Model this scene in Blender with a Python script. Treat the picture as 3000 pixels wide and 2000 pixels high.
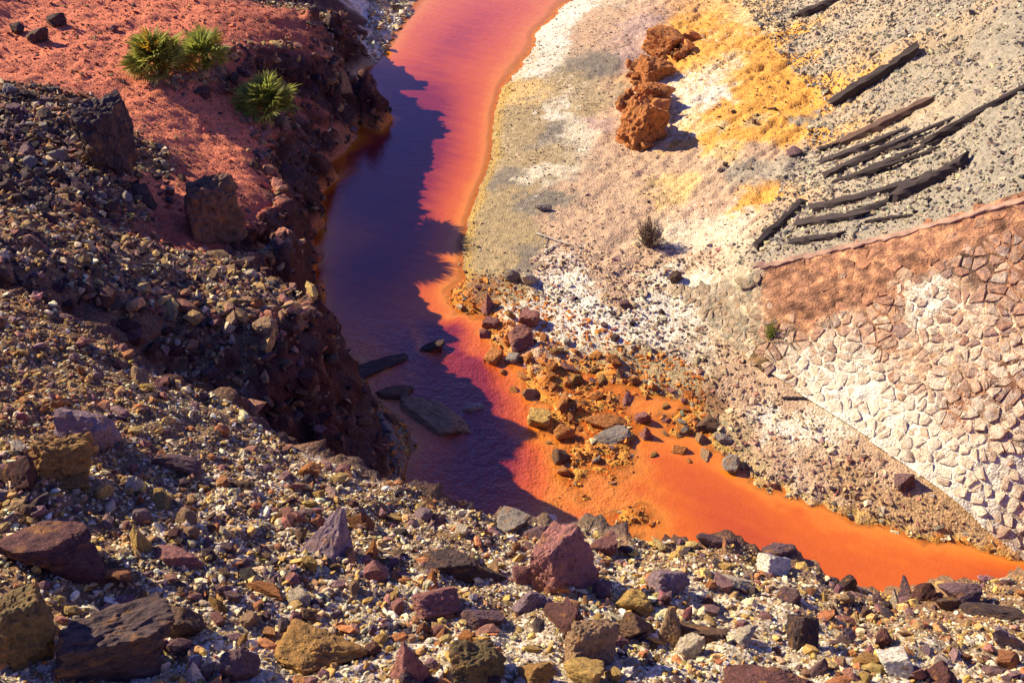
import bpy, bmesh, math, random
import numpy as np
from mathutils import Vector, Matrix, Euler
from mathutils.geometry import delaunay_2d_cdt

# ---------------------------------------------------------------- camera, sky, sun, exposure
R = math.radians
scene = bpy.context.scene
for o in list(bpy.data.objects):
    bpy.data.objects.remove(o)
C = scene.collection
H = 10.0                       # camera height above the water
PITCH = 40.0                   # degrees below the horizon
FPX, CU, CV = 2212.0, 1176.0, 784.0   # focal length and centre in 2352-pixel picture units
cam_d = bpy.data.cameras.new('camera')
cam_d.sensor_width = 36.0
cam_d.lens = 36.0 * FPX / 2352.0
cam_d.clip_end = 2000.0
cam = bpy.data.objects.new('camera', cam_d)
cam.location = (0, 0, H)
cam.rotation_euler = (R(90 - PITCH), 0, 0)
C.objects.link(cam)
scene.camera = cam

SUN_EL, SUN_AZ = 31.0, -63.0   # azimuth from +Y, negative is to the left
world = bpy.data.worlds.new('World')
scene.world = world
world.use_nodes = True
wn = world.node_tree
sky = wn.nodes.new('ShaderNodeTexSky')
sky.sky_type = 'NISHITA'
sky.sun_disc = False
sky.sun_elevation = R(SUN_EL)
sky.sun_rotation = R(SUN_AZ)
sky.altitude = 300
sky.air_density = 1.0
sky.dust_density = 0.4
sky.ozone_density = 3.0
wn.nodes['Background'].inputs['Strength'].default_value = 0.072
tint = wn.nodes.new('ShaderNodeMix'); tint.data_type = 'RGBA'; tint.blend_type = 'MULTIPLY'
tint.inputs[0].default_value = 1.0; tint.inputs[7].default_value = (.70, .66, 1.42, 1)   # the photograph's cool violet cast, even over the whole sky
wn.links.new(sky.outputs[0], tint.inputs[6])
wn.links.new(tint.outputs[2], wn.nodes['Background'].inputs[0])
sun_d = bpy.data.lights.new('sun', 'SUN')
sun_d.energy = 5.0
sun_d.angle = R(0.53)
sun_d.color = (1.0, 0.84, 0.55)
sun = bpy.data.objects.new('sun', sun_d)
S = Vector((math.sin(R(SUN_AZ)) * math.cos(R(SUN_EL)), math.cos(R(SUN_AZ)) * math.cos(R(SUN_EL)), math.sin(R(SUN_EL))))
sun.rotation_euler = S.to_track_quat('Z', 'Y').to_euler()
sun.location = S * 60
C.objects.link(sun)
scene.view_settings.view_transform = 'Standard'
scene.view_settings.look = 'None'
scene.view_settings.exposure = 0.85
scene.view_settings.gamma = 1.0
scene.view_settings.use_curve_mapping = False
scene.cycles.max_bounces = 6
scene.cycles.transparent_max_bounces = 8

# ---------------------------------------------------------------- numeric helpers
rng = np.random.default_rng(7)
random.seed(7)
cp, sp = math.cos(R(PITCH)), math.sin(R(PITCH))

def unproj(u, v, z):
    """picture point at a known height -> world"""
    a, b = (u - CU) / FPX, (CV - v) / FPX
    dx, dy, dz = a, cp + b * sp, -sp + b * cp
    t = (z - H) / dz
    return (t * dx, t * dy, z)

def proj(P):
    P = np.asarray(P, float)
    x, y, z = P[..., 0], P[..., 1], P[..., 2] - H
    d = y * cp - z * sp
    d = np.where(np.abs(d) < 1e-6, 1e-6, d)
    up = y * sp + z * cp
    return CU + FPX * x / d, CV - FPX * up / d, d

def _hash(ix, iy, iz, seed):
    h = (ix.astype(np.int64) * 374761393 + iy.astype(np.int64) * 668265263 + iz.astype(np.int64) * 2147483647 + seed * 1442695041) & 0xffffffff
    h = ((h ^ (h >> 13)) * 1274126177) & 0xffffffff
    h = h ^ (h >> 16)
    return (h & 0xffffff) / float(0xffffff)

def vnoise(P, seed=0):
    P = np.asarray(P, float)
    I = np.floor(P).astype(np.int64)
    F = P - I
    F = F * F * F * (F * (F * 6 - 15) + 10)
    out = 0
    for dx in (0, 1):
        wx = F[..., 0] if dx else 1 - F[..., 0]
        for dy in (0, 1):
            wy = F[..., 1] if dy else 1 - F[..., 1]
            for dz in (0, 1):
                wz = F[..., 2] if dz else 1 - F[..., 2]
                out = out + wx * wy * wz * _hash(I[..., 0] + dx, I[..., 1] + dy, I[..., 2] + dz, seed)
    return out * 2 - 1

def fbm(P, freq=1.0, octaves=4, seed=0, gain=0.5):
    P = np.asarray(P, float) * freq
    a, s, tot = 1.0, 0, 0
    for k in range(octaves):
        s = s + a * vnoise(P + 17.3 * k, seed + k)
        tot += a
        a *= gain
        P = P * 2.03
    return s / tot

def smooth(a, b, x):
    t = np.clip((x - a) / (b - a), 0, 1)
    return t * t * (3 - 2 * t)

# ---------------------------------------------------------------- terrain control points
PTS, EDGES = [], []
def line(pts, closed=False, world_pts=False):
    idx = []
    for p in pts:
        PTS.append(tuple(p) if world_pts else unproj(*p))
        idx.append(len(PTS) - 1)
    for a, b in zip(idx[:-1], idx[1:]):
        EDGES.append((a, b))
def pts(ps):
    for p in ps: PTS.append(unproj(*p))
def wpts(ps):
    for p in ps: PTS.append(tuple(p))

# near talus slope
pts([(0,1568,5.15),(600,1568,4.9),(1176,1568,4.6),(1760,1568,4.4),(2352,1568,4.25),
     (0,1300,5.1),(500,1320,4.55),(1000,1350,4.25),(1500,1400,4.05),(2000,1450,3.85),(2352,1440,3.85),
     (0,1100,5.0),(300,1100,4.6),(600,1180,4.3),(0,860,4.75),(200,940,4.55),(420,1000,4.3)])
ridgeA = [(-250,560,4.8),(0,655,4.5),(140,705,4.4),(240,770,4.25),(350,855,4.1),(500,895,3.95),(600,985,3.85),(690,1072,3.8),(880,1104,3.7),(1000,1140,3.65),
          (1110,1168,3.6),(1240,1190,3.5),(1340,1210,3.45),(1450,1238,3.4),(1700,1252,3.4),(1800,1275,3.35),(1900,1312,3.3),(2030,1358,3.2),(2200,1335,3.2),(2352,1310,3.2),(2650,1290,3.2)]
line(ridgeA)
# under the ridge: near bank foot (hidden side)
line([(-5.3,7.85,3.7),(-4.4,7.8,2.9),(-3.4,7.75,1.9),(-2.7,7.85,1.1),(-2.05,7.9,0.45),(-1.4,7.6,0.1),(-0.4,7.1,-0.05),(0.6,6.85,-0.08),(1.7,6.75,-0.1),(2.6,6.55,-0.1),(3.4,6.25,-0.1),(4.4,6.05,-0.12),(6.2,5.6,-0.15)], world_pts=True)
# middle spur: lit gravel ledge and its nose
line([(-200,520,4.5),(0,575,4.2),(150,612,3.88),(300,660,3.42),(430,690,3.08),(530,698,3.0),(620,718,2.92),(680,700,2.82),(716,655,2.72)])
pts([(0,480,4.05),(150,500,3.7),(300,560,3.4),(450,600,2.85),(560,620,2.65),(650,640,2.6)])
# foot of that spur along the water
line([(716,668,0.0),(722,740,0.0),(735,805,0.0),(785,880,0.0),(850,960,0.0),(890,1040,0.0),(905,1085,0.0)])
# small cleft between the spur and the red bank
line([(-4.9,11.1,2.4),(-4.2,11.6,2.0),(-3.65,11.9,1.2),(-3.42,12.4,0.5)], world_pts=True)
# red bank, outer edge above the water
edgeR2 = [(470,590,2.4),(560,575,2.15),(640,545,2.15),(662,500,2.1),(648,440,1.9),(625,385,1.7),(600,335,1.7),(575,292,1.75),(640,285,1.65),(672,262,1.6)]
line(edgeR2)
# foot of the red bank
line([(728,600,0.0),(745,520,0.0),(737,445,0.0),(785,405,0.0),(800,345,0.0),(818,310,0.0)])
# lower red ledge
pts([(330,240,2.55),(430,222,2.4),(520,238,2.02),(590,245,1.8),(400,330,2.38),(500,340,2.02),(400,450,2.4),(520,450,2.05),(330,470,2.75),(600,470,2.0)])
# hollow face below the upper red ledge (top edge, then its foot)
line([(420,190,2.55),(480,150,2.5),(560,98,2.35),(640,92,2.1),(720,118,1.72),(832,152,1.25)])
line([(440,226,2.35),(540,236,1.85),(640,240,1.4),(700,215,1.05)])
line([(822,300,0.0),(826,230,0.0),(838,188,0.0)])
# upper red plateau
pts([(0,0,2.95),(150,0,2.78),(300,0,2.6),(440,0,2.45),(0,100,3.05),(150,120,2.85),(300,100,2.65),(420,90,2.5),(520,60,2.35),
     (0,200,3.25),(150,220,2.95),(300,200,2.65),(0,300,3.5),(150,330,3.15),(280,350,2.8),(0,400,3.75),(150,430,3.4),(260,440,3.0)])
line([(480,0,2.4),(560,10,2.25),(650,48,2.0),(760,105,1.5),(838,148,1.2)])
pts([(850,305,-.5),(850,235,-.5),(862,192,-.4),(765,500,-.5),(760,445,-.5),(806,408,-.5),(828,345,-.5),(745,600,-.5),(738,680,-.5),(748,760,-.3)])
# ground behind the red bank, far shaded bank, white pebble shore
wpts([(-4.0,21.6,0.1),(-4.9,22.4,1.3),(-6.0,23.6,1.9),(-5.6,25.5,1.7),(-3.5,20.9,-0.1)])
pts([(700,0,2.3),(760,20,1.5),(800,60,0.6),(838,105,0.0)])
pts([(850,30,0.12),(880,60,0.1),(870,0,0.15)])
line([(935,0,0.02),(930,35,0.0),(905,85,0.0),(885,120,0.0),(858,150,0.0)])
# right shoreline
line([(1420,-60,0.0),(1310,0,0.0),(1240,60,0.0),(1215,130,0.0),(1150,190,0.0),(1120,260,0.0),(1117,330,0.0),(1106,400,0.0),(1062,480,0.0),(1030,535,0.0),(1034,590,0.0),(1085,618,0.0),(1020,672,0.0)])
# river bed
pts([(1130,0,-0.16),(1120,60,-0.3),(1040,140,-0.4),(1150,120,-0.12),(960,200,-0.35),(1000,260,-0.6),(900,240,-0.35),(950,340,-0.8),(1040,300,-0.4),(900,400,-0.8),(960,430,-0.8),(1000,450,-0.5),
     (840,450,-0.6),(820,550,-0.7),(900,560,-0.8),(960,600,-0.6),(820,680,-0.6),(900,680,-0.6),(960,660,-0.35),(820,760,-0.3),(930,740,-0.22)])
# shallow rapids: bed near the water level, shadowed stretch sunk to darken its water
pts([(1010,695,-0.02),(1045,682,0.09),(1100,700,0.10),(1060,728,-0.04),(1095,765,-0.05),(1150,745,0.10),(1035,722,0.05),(1200,800,0.09),(1120,815,-0.06),(1170,800,0.08),(1250,840,0.09),(1165,880,-0.07),(1225,870,0.06),(1215,840,.09),(1290,880,.07),(1200,940,-0.08),(1170,970,-0.25),(1085,830,-.12),
     (1290,930,0.03),(1250,985,0.02),(1200,1010,-0.07),(1330,990,0.01),(1400,900,-0.01),(1400,970,0.01),(1470,900,-0.03),(1480,960,-0.05),(1440,1040,-0.06),(1530,980,-0.025),(1350,1060,0.02),(1270,1060,0.03),
     (1300,1100,0.035),(1400,1110,0.0),(1360,1120,.02),(1450,1090,0.0),(1500,1070,-0.2),(1510,1150,0.04),(1430,1170,-0.15),(1570,1040,-0.04),(1600,1110,-0.24),(1580,1180,-0.28),(1500,1212,0.03),(1380,1165,-0.04),(1640,1080,-0.03),
     (880,840,0.06),(800,850,0.05),(960,800,0.03),(900,900,-0.2),(960,880,-0.7),(1020,860,-0.8),(930,970,0.1),(1000,960,0.07),(1060,980,-0.8),(1080,900,-0.7),(1000,1040,-0.8),(1100,1060,-0.8),(1180,1090,-0.6),(1120,1120,-0.8),(1245,1035,-0.03),(1050,800,-.5),(1120,960,-.6)])  # bed sunk under the shadow so the depth colouring paints it darker
# lower channel
pts([(1700,1170,-0.22),(1700,1230,-0.34),(1800,1220,-0.13),(1850,1280,-0.2),(1950,1250,-0.12),(2000,1320,-0.2),(2100,1280,-0.12),(2250,1290,-0.14),(2350,1292,-0.16),(2460,1315,-.16)])
line([(1180,725,0.07),(1270,790,0.05),(1320,860,0.03),(1420,868,0.03),(1500,885,0.02),(1545,930,0.0),(1600,1010,0.0),(1625,1058,0.0),(1700,1100,0.0),(1800,1148,0.0),(1950,1200,0.0),(2150,1240,-0.01),(2340,1264,-0.02),(2600,1330,-0.02)])
# right flat
pts([(1380,60,0.2),(1300,140,0.12),(1450,150,0.3),(1240,260,0.12),(1380,300,0.25),(1180,420,0.1),(1350,450,0.27),(1150,560,0.09),(1300,600,0.22),(1450,600,0.3),(1120,650,0.12),(1300,700,0.16),(1450,720,0.22),
     (1600,850,0.12),(1700,960,0.12),(1650,920,0.1),(1800,1080,0.13),(1950,1130,0.12),(2150,1190,0.12),(1540,720,0.25),(1500,820,0.14)])
# ochre mound beyond the outcrop
pts([(1520,350,0.35),(1545,250,0.5),(1600,100,0.55),(1640,0,0.5),(1500,0,0.35),(1600,250,0.7),(1700,150,0.85),(1700,300,0.85),(1800,250,0.95),(1750,0,0.85),(1600,450,0.5),(1700,450,0.75),(1600,560,0.45),(1560,330,0.5)])
line([(1805,0,0.9),(1850,120,0.95),(1890,230,0.95),(1880,330,0.95),(1810,470,0.95),(1725,590,1.05)])
# grey gravel slope
pts([(1950,0,1.7),(2100,0,2.4),(2352,0,3.7),(2000,150,1.7),(2150,150,2.35),(2352,150,3.5),(2000,280,1.6),(2150,300,2.35),(2352,300,3.35),(1950,420,1.5),(2100,430,2.15),(2250,400,2.8)])
# stone-pitched slope
COP = [(1738,602,1.2),(1840,578,1.5),(1950,555,1.8),(2050,532,2.1),(2200,492,2.55),(2352,450,3.0),(2560,400,3.55)]
FOOT = [(1775,868,0.28),(1900,955,0.28),(2050,1058,0.26),(2200,1160,0.24),(2345,1246,0.2),(2620,1385,0.2)]
line(COP)
line(FOOT)
line([(1556,640,0.33),(1650,745,0.3),(1745,852,0.28),(1775,868,0.28)][:-1])
# the place beyond the frame
wpts([(7.3,6.1,-0.16),(9.6,5.5,0.2),(13.5,3.6,0.2),(10.5,8.0,4.2),(12,6,4.5),(9.5,11.6,4.2),(12,14,5.8),(13,20,5.6),(12,27,4.8),(8.5,27,1.7),(15,35,6),(6.0,35,0.7),(4.5,30,0.5),
      (1.2,33,-0.2),(3.0,40,-0.2),(-1.8,31,-0.1),(-3.4,31,0.15),(0.0,42,0.15),(-6.5,28,2.0),(-8,36,3.5),(-12,30,4.4),(-12,22,3.4),(-12,15,3.9),(-12,9,5.3),(-8.5,8.5,4.8),(-7,6,5.2),(-9,4,5.8),
      (-5,2,5.9),(0,1.5,5.3),(4,2,4.8),(7,3.4,3.5),(9,2,3.4),(13,-2,3.4),(0,-3,7.6),(-8,-4,8.0),(8,-4,5.6),(5.8,4.7,3.2),
      (6.4,6.3,-0.18),(8.4,5.2,-0.15),(14,1.6,-0.1),(10,2.4,0.9),(14,-0.3,0.6)])
BIG = 400.0
for k in range(16):
    a = 2 * math.pi * k / 16
    PTS.append((40 * math.cos(a), 14 + 40 * math.sin(a), 7 + 1.5 * math.sin(3 * a) - (7 if k in (4,) else 0)))
    PTS.append((BIG * math.cos(a + .1), BIG * math.sin(a + .1), 22 + 12 * math.sin(2 * a)))
P3 = np.array(PTS)

vo, _, fo, ov, _, _ = delaunay_2d_cdt([Vector(p[:2]) for p in PTS], EDGES, [], 0, 1e-5)
TV = np.zeros((len(vo), 3))
for i, v in enumerate(vo):
    TV[i, :2] = v
    if ov[i]:
        TV[i, 2] = np.mean([PTS[j][2] for j in ov[i]])
    else:
        print('CROSSING of breaklines near', v, proj((v[0], v[1], 1.0)))
        d2 = np.sum((P3[:, :2] - np.array(v)) ** 2, 1)
        k = np.argsort(d2)[:4]
        TV[i, 2] = np.average(P3[k, 2], weights=1 / (d2[k] + 1e-6))

def axis(lo, hi, step_fn, far):
    xs = [lo]
    while xs[-1] < hi: xs.append(xs[-1] + step_fn(xs[-1]))
    s, x, out = step_fn(hi), xs[-1], []
    while x < far:
        s *= 1.25; x += s; out.append(x)
    s, x, out2 = step_fn(lo), lo, []
    while x > -far:
        s *= 1.25; x -= s; out2.append(x)
    return np.array(out2[::-1] + xs + out)
GX = axis(-9.6, 10.4, lambda x: 0.04, 300.0)
GY = axis(2.2, 27.0, lambda y: 0.034 + 0.0022 * (y - 2.2), 300.0)
NX, NY = len(GX), len(GY)
X, Y = np.meshgrid(GX, GY)          # [NY, NX]
Z = np.full(X.shape, np.nan)
for f in fo:
    a, b, c = TV[f[0]], TV[f[1]], TV[f[2]]
    den = (b[1] - c[1]) * (a[0] - c[0]) + (c[0] - b[0]) * (a[1] - c[1])
    if abs(den) < 1e-12: continue
    i0, i1 = np.searchsorted(GX, min(a[0], b[0], c[0])), np.searchsorted(GX, max(a[0], b[0], c[0]), 'right')
    j0, j1 = np.searchsorted(GY, min(a[1], b[1], c[1])), np.searchsorted(GY, max(a[1], b[1], c[1]), 'right')
    if i0 >= i1 or j0 >= j1: continue
    xs, ys = X[j0:j1, i0:i1], Y[j0:j1, i0:i1]
    w0 = ((b[1] - c[1]) * (xs - c[0]) + (c[0] - b[0]) * (ys - c[1])) / den
    w1 = ((c[1] - a[1]) * (xs - c[0]) + (a[0] - c[0]) * (ys - c[1])) / den
    w2 = 1 - w0 - w1
    m = (w0 >= -1e-7) & (w1 >= -1e-7) & (w2 >= -1e-7)
    z = w0 * a[2] + w1 * b[2] + w2 * c[2]
    Z[j0:j1, i0:i1][m] = z[m]
Z[np.isnan(Z)] = 8.0

def blur(A, r, n=2):
    for _ in range(n):
        for ax in (0, 1):
            k = 2 * r + 1
            pad = [(r + 1, r) if i == ax else (0, 0) for i in (0, 1)]
            Cc = np.cumsum(np.pad(A, pad, 'edge'), axis=ax)
            A = (np.take(Cc, range(k, Cc.shape[ax]), ax) - np.take(Cc, range(0, Cc.shape[ax] - k), ax)) / k
    return A
def slope_of(Zg):
    gy, gx = np.gradient(Zg, GY, GX)
    return np.hypot(gx, gy), gx, gy
sl0 = slope_of(Z)[0]
steep = np.clip(blur(smooth(0.9, 1.6, sl0), 3, 1) * 1.5, 0, 1)
Z = blur(Z, 7, 2) * (1 - steep) + blur(Z, 1, 1) * steep
Z = Z - .24 * np.exp(-((X - 6.5) / .75) ** 2 - ((Y - 7.25) / .36) ** 2)   # the stream's way out past the wall foot
ZB = Z.copy()                       # the bare form, before roughness

def samp(A, x, y):
    fx = np.interp(x, GX, np.arange(NX)); fy = np.interp(y, GY, np.arange(NY))
    i = np.clip(fx.astype(int), 0, NX - 2); j = np.clip(fy.astype(int), 0, NY - 2)
    fx, fy = fx - i, fy - j
    return (A[j, i] * (1 - fx) + A[j, i + 1] * fx) * (1 - fy) + (A[j + 1, i] * (1 - fx) + A[j + 1, i + 1] * fx) * fy

# stone-pitched patch in plan, used to keep the ground calm below it
copW = np.array([unproj(*p) for p in COP]); footW = np.array([unproj(*p) for p in FOOT])
def inside_poly(x, y, poly):
    r = np.zeros(x.shape, bool)
    n = len(poly)
    for i in range(n):
        (x0, y0), (x1, y1) = poly[i], poly[(i + 1) % n]
        if y0 == y1: continue
        r ^= ((y0 > y) != (y1 > y)) & (x < (x1 - x0) * (y - y0) / (y1 - y0) + x0)
    return r
noseW = [unproj(1556,640,.33)[:2], unproj(1650,745,.3)[:2], unproj(1745,852,.28)[:2]]
wall_poly = noseW + [tuple(p[:2]) for p in footW] + [tuple(p[:2]) for p in copW[::-1]]
wall_m = blur(inside_poly(X, Y, wall_poly).astype(float), 2, 1)

# roughness: gentle on flats, ragged on the cliffs and talus
G3 = np.stack([X, Y, Z * 1.0], -1)
slope, _, _ = slope_of(Z)
cl = smooth(0.7, 1.5, slope)
land = smooth(0.03, 0.35, Z)
dense = (np.abs(X) < 14) & (Y > 0) & (Y < 32)
n1 = fbm(G3, 0.9, 4, 1); n2 = fbm(G3, 3.3, 4, 9); n3 = fbm(G3, 11.0, 3, 21)
left_or_near = smooth(0.3, -0.5, X - 0.35 * (Y - 9)) * land
left_or_near = np.maximum(left_or_near, smooth(7.2, 6.2, Y))
amp = 0.02 + 0.10 * left_or_near * land
Z = Z + (1 - wall_m) * (n1 * amp * 0.9 + n2 * (0.012 + (0.055 - 0.035 * smooth(9.5, 12.5, Y)) * left_or_near * land + 0.03 * land) + n3 * (0.008 + 0.014 * land + (0.022 - .012 * smooth(9.5, 12.5, Y)) * left_or_near * land))
shal = np.exp(-(ZB / 0.12) ** 2) * smooth(14.5, 12.5, Y)
Z = Z + shal * (fbm(G3, 2.4, 3, 33) * 0.11 + fbm(G3, 8.0, 3, 39) * 0.055)
ra, rb = (X + Y) * .7071, (Y - X) * .7071
rill = fbm(np.stack([ra * .7, rb * 3.2, 0 * X], -1), 1.0, 4, 57)
rightland = smooth(1.0, 3.0, X - .12 * (Y - 14)) * smooth(11.5, 14, Y) * land * (1 - wall_m)
Z = Z - rightland * .10 * np.maximum(0, .5 - 2.2 * np.abs(rill)) + rightland * .03 * n2
Z = Z - 0.05 * wall_m
# gullies running down the shaded faces
DX = np.zeros_like(Z); DY = np.zeros_like(Z)
sl, gx, gy = slope_of(ZB)
gl = np.maximum(sl, 1e-3)
ridg = 1 - np.abs(fbm(np.stack([X * 2.6, Y * 2.6, Z * 0.7], -1), 1.0, 4, 51)) * 2.2
rough = fbm(np.stack([X, Y, Z], -1), 4.5, 4, 61)
dis = cl * (0.20 * (ridg - 0.45) + 0.20 * rough) * (1 - wall_m) * land
DX = -gx / gl * dis; DY = -gy / gl * dis

def hz(x, y): return samp(Z, np.asarray(x, float), np.asarray(y, float))
def at(u, v, off=0.0):
    """first hit of the view ray through a picture point with the ground"""
    a, b = (u - CU) / FPX, (CV - v) / FPX
    d = np.array([a, cp + b * sp, -sp + b * cp])
    t = np.arange(2.0, 60.0, 0.02)
    p = t[:, None] * d + np.array([0, 0, H])
    h = np.maximum(hz(p[:, 0], p[:, 1]), -0.02)
    k = np.argmax(p[:, 2] < h)
    q = p[k]
    return np.array([q[0], q[1], h[k] + off])
def depth_of(p): return proj(np.asarray(p))[2]
def nrm(x, y, e=0.12):
    n = np.array([hz(x - e, y) - hz(x + e, y), hz(x, y - e) - hz(x, y + e), 2 * e])
    return n / np.linalg.norm(n)

# ---------------------------------------------------------------- ground colours: soil kinds sampled on the spot, SHD and TAN darkened for shade
RED=(.66,.20,.105); REDD=(.42,.12,.07); TAN=(.21,.13,.07); TANW=(.36,.28,.18); DARK=(.13,.075,.055); PINK=(.52,.36,.24); GREY=(.38,.33,.25); GREYD=(.31,.275,.215)  # TAN is darkened so gaps between near stones look shaded
OCH=(.74,.37,.075); SAND=(.46,.30,.16); YEL=(.66,.46,.20); WHT=(.66,.55,.40); OLV=(.38,.29,.16); GRV=(.22,.19,.15); BRN=(.26,.15,.08); ORW=(.62,.22,.035); PEB=(.62,.55,.40); SHD=(.085,.036,.03); LILAC=(.45,.32,.27)  # SHD: dark red soil with the cliffs' shade put into it
# (u, v, colour, salt)
KIND = [(0,20,RED,0),(150,100,RED,0),(250,60,RED,0),(400,40,RED,0),(550,60,REDD,.05),(200,180,RED,0),(50,150,RED,0),(300,200,RED,0),(350,250,RED,0),(450,240,RED,0),(480,330,RED,0),(420,300,RED,0),(540,400,RED,0),(560,480,REDD,.05),(600,430,REDD,.05),
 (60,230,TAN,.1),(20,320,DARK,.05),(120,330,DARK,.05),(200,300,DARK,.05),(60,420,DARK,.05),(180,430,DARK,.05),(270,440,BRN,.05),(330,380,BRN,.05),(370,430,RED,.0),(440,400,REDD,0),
 (60,520,BRN,.15),(200,540,BRN,.2),(350,580,BRN,.25),(480,640,TAN,.3),(600,640,TAN,.3),(690,650,TANW,.3),(400,510,REDD,.1),
 (60,760,BRN,.15),(200,860,TAN,.25),(350,950,TAN,.25),(500,980,TAN,.3),(100,950,BRN,.2),(60,1150,BRN,.2),(300,1120,TAN,.35),(550,1120,TAN,.4),(700,1120,TAN,.4),(100,1350,BRN,.2),(400,1250,TAN,.45),(650,1300,TAN,.45),(900,1250,TAN,.35),(300,1400,TAN,.4),(600,1480,TANW,.5),(900,1450,TANW,.5),(200,1560,TANW,.5),(1200,1350,TAN,.4),(1400,1350,TANW,.55),(1150,1450,TANW,.5),(1500,1520,TANW,.55),(1700,1400,TANW,.5),(1900,1450,TANW,.45),(2200,1450,TAN,.4),(2000,1540,TANW,.5),(2300,1540,TANW,.5),(1650,1270,BRN,.2),(2150,1360,BRN,.2),
 (1290,30,PEB,.8),(1250,90,PEB,.8),(1225,150,PEB,.6),(1400,40,PINK,.05),(1460,130,LILAC,.02),(1330,90,PINK,.15),(1480,60,LILAC,.05),(1370,150,GRV,.1),(1300,190,OLV,.4),(1340,250,OLV,.3),(1280,260,PEB,.55),(1230,260,OLV,.2),(1200,220,YEL,.15),(1180,300,OLV,.3),(1250,310,GRV,.35),(1150,340,OLV,.3),(1320,310,PEB,.4),(1430,250,PINK,.1),(1380,290,LILAC,.1),(1400,340,PINK,.05),(1210,370,OLV,.3),(1180,420,GRV,.1),(1240,400,PEB,.4),(1200,460,OLV,.15),(1090,480,OLV,.05),(1110,540,OLV,.05),(1180,540,OLV,.03),(1200,580,GRV,.02),(1140,600,OLV,.1),(1260,470,GRV,.3),(1330,420,PINK,.05),(1430,430,PINK,.0),(1350,520,PINK,.1),(1450,500,PINK,.05),(1420,600,PINK,.05),(1290,600,PINK,.6),(1310,650,WHT,.8),(1250,700,PEB,.55),(1330,720,WHT,.85),(1200,660,OLV,.35),(1120,650,BRN,.2),(1440,670,PINK,.15),(1480,740,WHT,.75),(1420,780,WHT,.7),(1500,800,WHT,.6),(1380,840,OLV,.3),(1330,800,PEB,.4),(1560,880,OLV,.25),(1480,850,OLV,.3),
 (1490,600,PINK,.2),(1560,560,WHT,.35),(1600,600,PINK,.4),(1540,660,PEB,.6),(1560,440,YEL,.25),(1530,380,PINK,.2),(1620,480,PINK,.35),(1600,380,PINK,.25),(1680,520,WHT,.3),(1650,560,WHT,.35),(1730,480,OCH,.2),(1760,500,PINK,.2),(1560,300,YEL,.5),(1600,200,YEL,.6),(1640,220,WHT,.6),(1680,150,YEL,.5),(1650,290,YEL,.35),(1760,110,OCH,.1),(1780,180,OCH,.05),(1810,240,OCH,.05),(1850,210,OCH,.1),(1750,250,OCH,.2),(1800,300,OCH,.1),(1720,300,OCH,.1),(1770,270,YEL,.3),(1740,160,OCH,.05),(1830,280,OCH,0),(1860,260,OCH,0),(1790,130,OCH,0),(1820,180,OCH,0),(1770,220,OCH,.1),(1700,260,OCH,.2),(1840,150,OCH,0),(1870,300,OCH,.05),(1720,210,OCH,.1),(1690,300,OCH,.1),(1800,90,OCH,.05),(1740,110,OCH,.1),(1860,180,OCH,0),(1875,240,OCH,0),(1640,320,OCH,.15),(1660,80,OCH,.4),(1720,40,YEL,.4),(1600,60,OCH,.2),(1560,130,OCH,.1),(1760,70,YEL,.4),(1680,350,YEL,.2),(1750,350,PINK,.1),(1700,410,GREY,.15),(1780,400,GREY,.1),(1640,430,PINK,.2),(1840,100,GREY,.15),(1850,20,GREY,.1),(1900,150,GREY,.1),(1900,280,GREY,.1),(1860,390,GREY,.1),(1950,60,GREY,0),(2100,60,GREYD,0),(2300,100,GREYD,0),(2050,220,GREYD,0),(2250,330,GREYD,0),(2000,380,GREY,0),(1850,500,GREYD,0),(2000,480,GREYD,0),(2200,430,GREYD,0),(1800,560,GREYD,.05),
 (1700,900,PINK,.2),(1640,930,BRN,.1),(1720,980,PINK,.15),(1800,990,WHT,.6),(1780,1060,PINK,.15),(1650,1000,OLV,.2),(1690,1050,OLV,.1),(1850,1100,PINK,.1),(1950,1130,SAND,.12),(2050,1160,SAND,.05),(2150,1200,SAND,.03),(2250,1230,SAND,.03),(1800,1140,WHT,.4),(2100,1220,SAND,.0),(2200,1190,SAND,.05),(2000,1110,PINK,.1),
 (1100,750,ORW,0),(1200,880,ORW,0),(1300,900,ORW,.1),(1400,920,ORW,.1),(1260,960,ORW,.05),(1350,1000,ORW,.08),(1400,1060,ORW,.05),(1500,1000,ORW,.05),(1300,1080,ORW,.1),(1500,1140,ORW,.02),(1480,1210,ORW,.0),(1600,1100,ORW,.0),(1040,690,ORW,.1),(1800,1200,ORW,0),(2200,1270,ORW,0),(1400,1160,ORW,0),
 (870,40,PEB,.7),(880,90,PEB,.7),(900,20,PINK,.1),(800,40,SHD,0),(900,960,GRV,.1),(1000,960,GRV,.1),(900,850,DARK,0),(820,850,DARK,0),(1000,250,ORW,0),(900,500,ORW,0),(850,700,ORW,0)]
K2 = np.array([at(k[0], k[1])[:2] for k in KIND])
KC = np.array([k[2] + (k[3],) for k in KIND])
COL = np.zeros(X.shape + (4,))
wx = X + 0.5 * fbm(np.stack([X, Y, 0 * X], -1), 0.9, 4, 71) + 0.28 * fbm(np.stack([X, Y, 0 * X], -1), 4.0, 3, 75) + 0.14 * vnoise(np.stack([X * 8, Y * 8, 0 * X], -1), 77)
wy = Y + 0.5 * fbm(np.stack([X, Y, 0 * X + 9], -1), 0.9, 4, 81) + 0.28 * fbm(np.stack([X, Y, 0 * X + 9], -1), 4.0, 3, 85) + 0.14 * vnoise(np.stack([X * 8, Y * 8, 0 * X], -1), 87)
wx = wx + .2 * fbm(np.stack([(X + Y) * .7, (Y - X) * 2.8, 0 * X], -1), 1.0, 3, 101) * smooth(-1.5, 0, X) * smooth(10, 12, Y)
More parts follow.
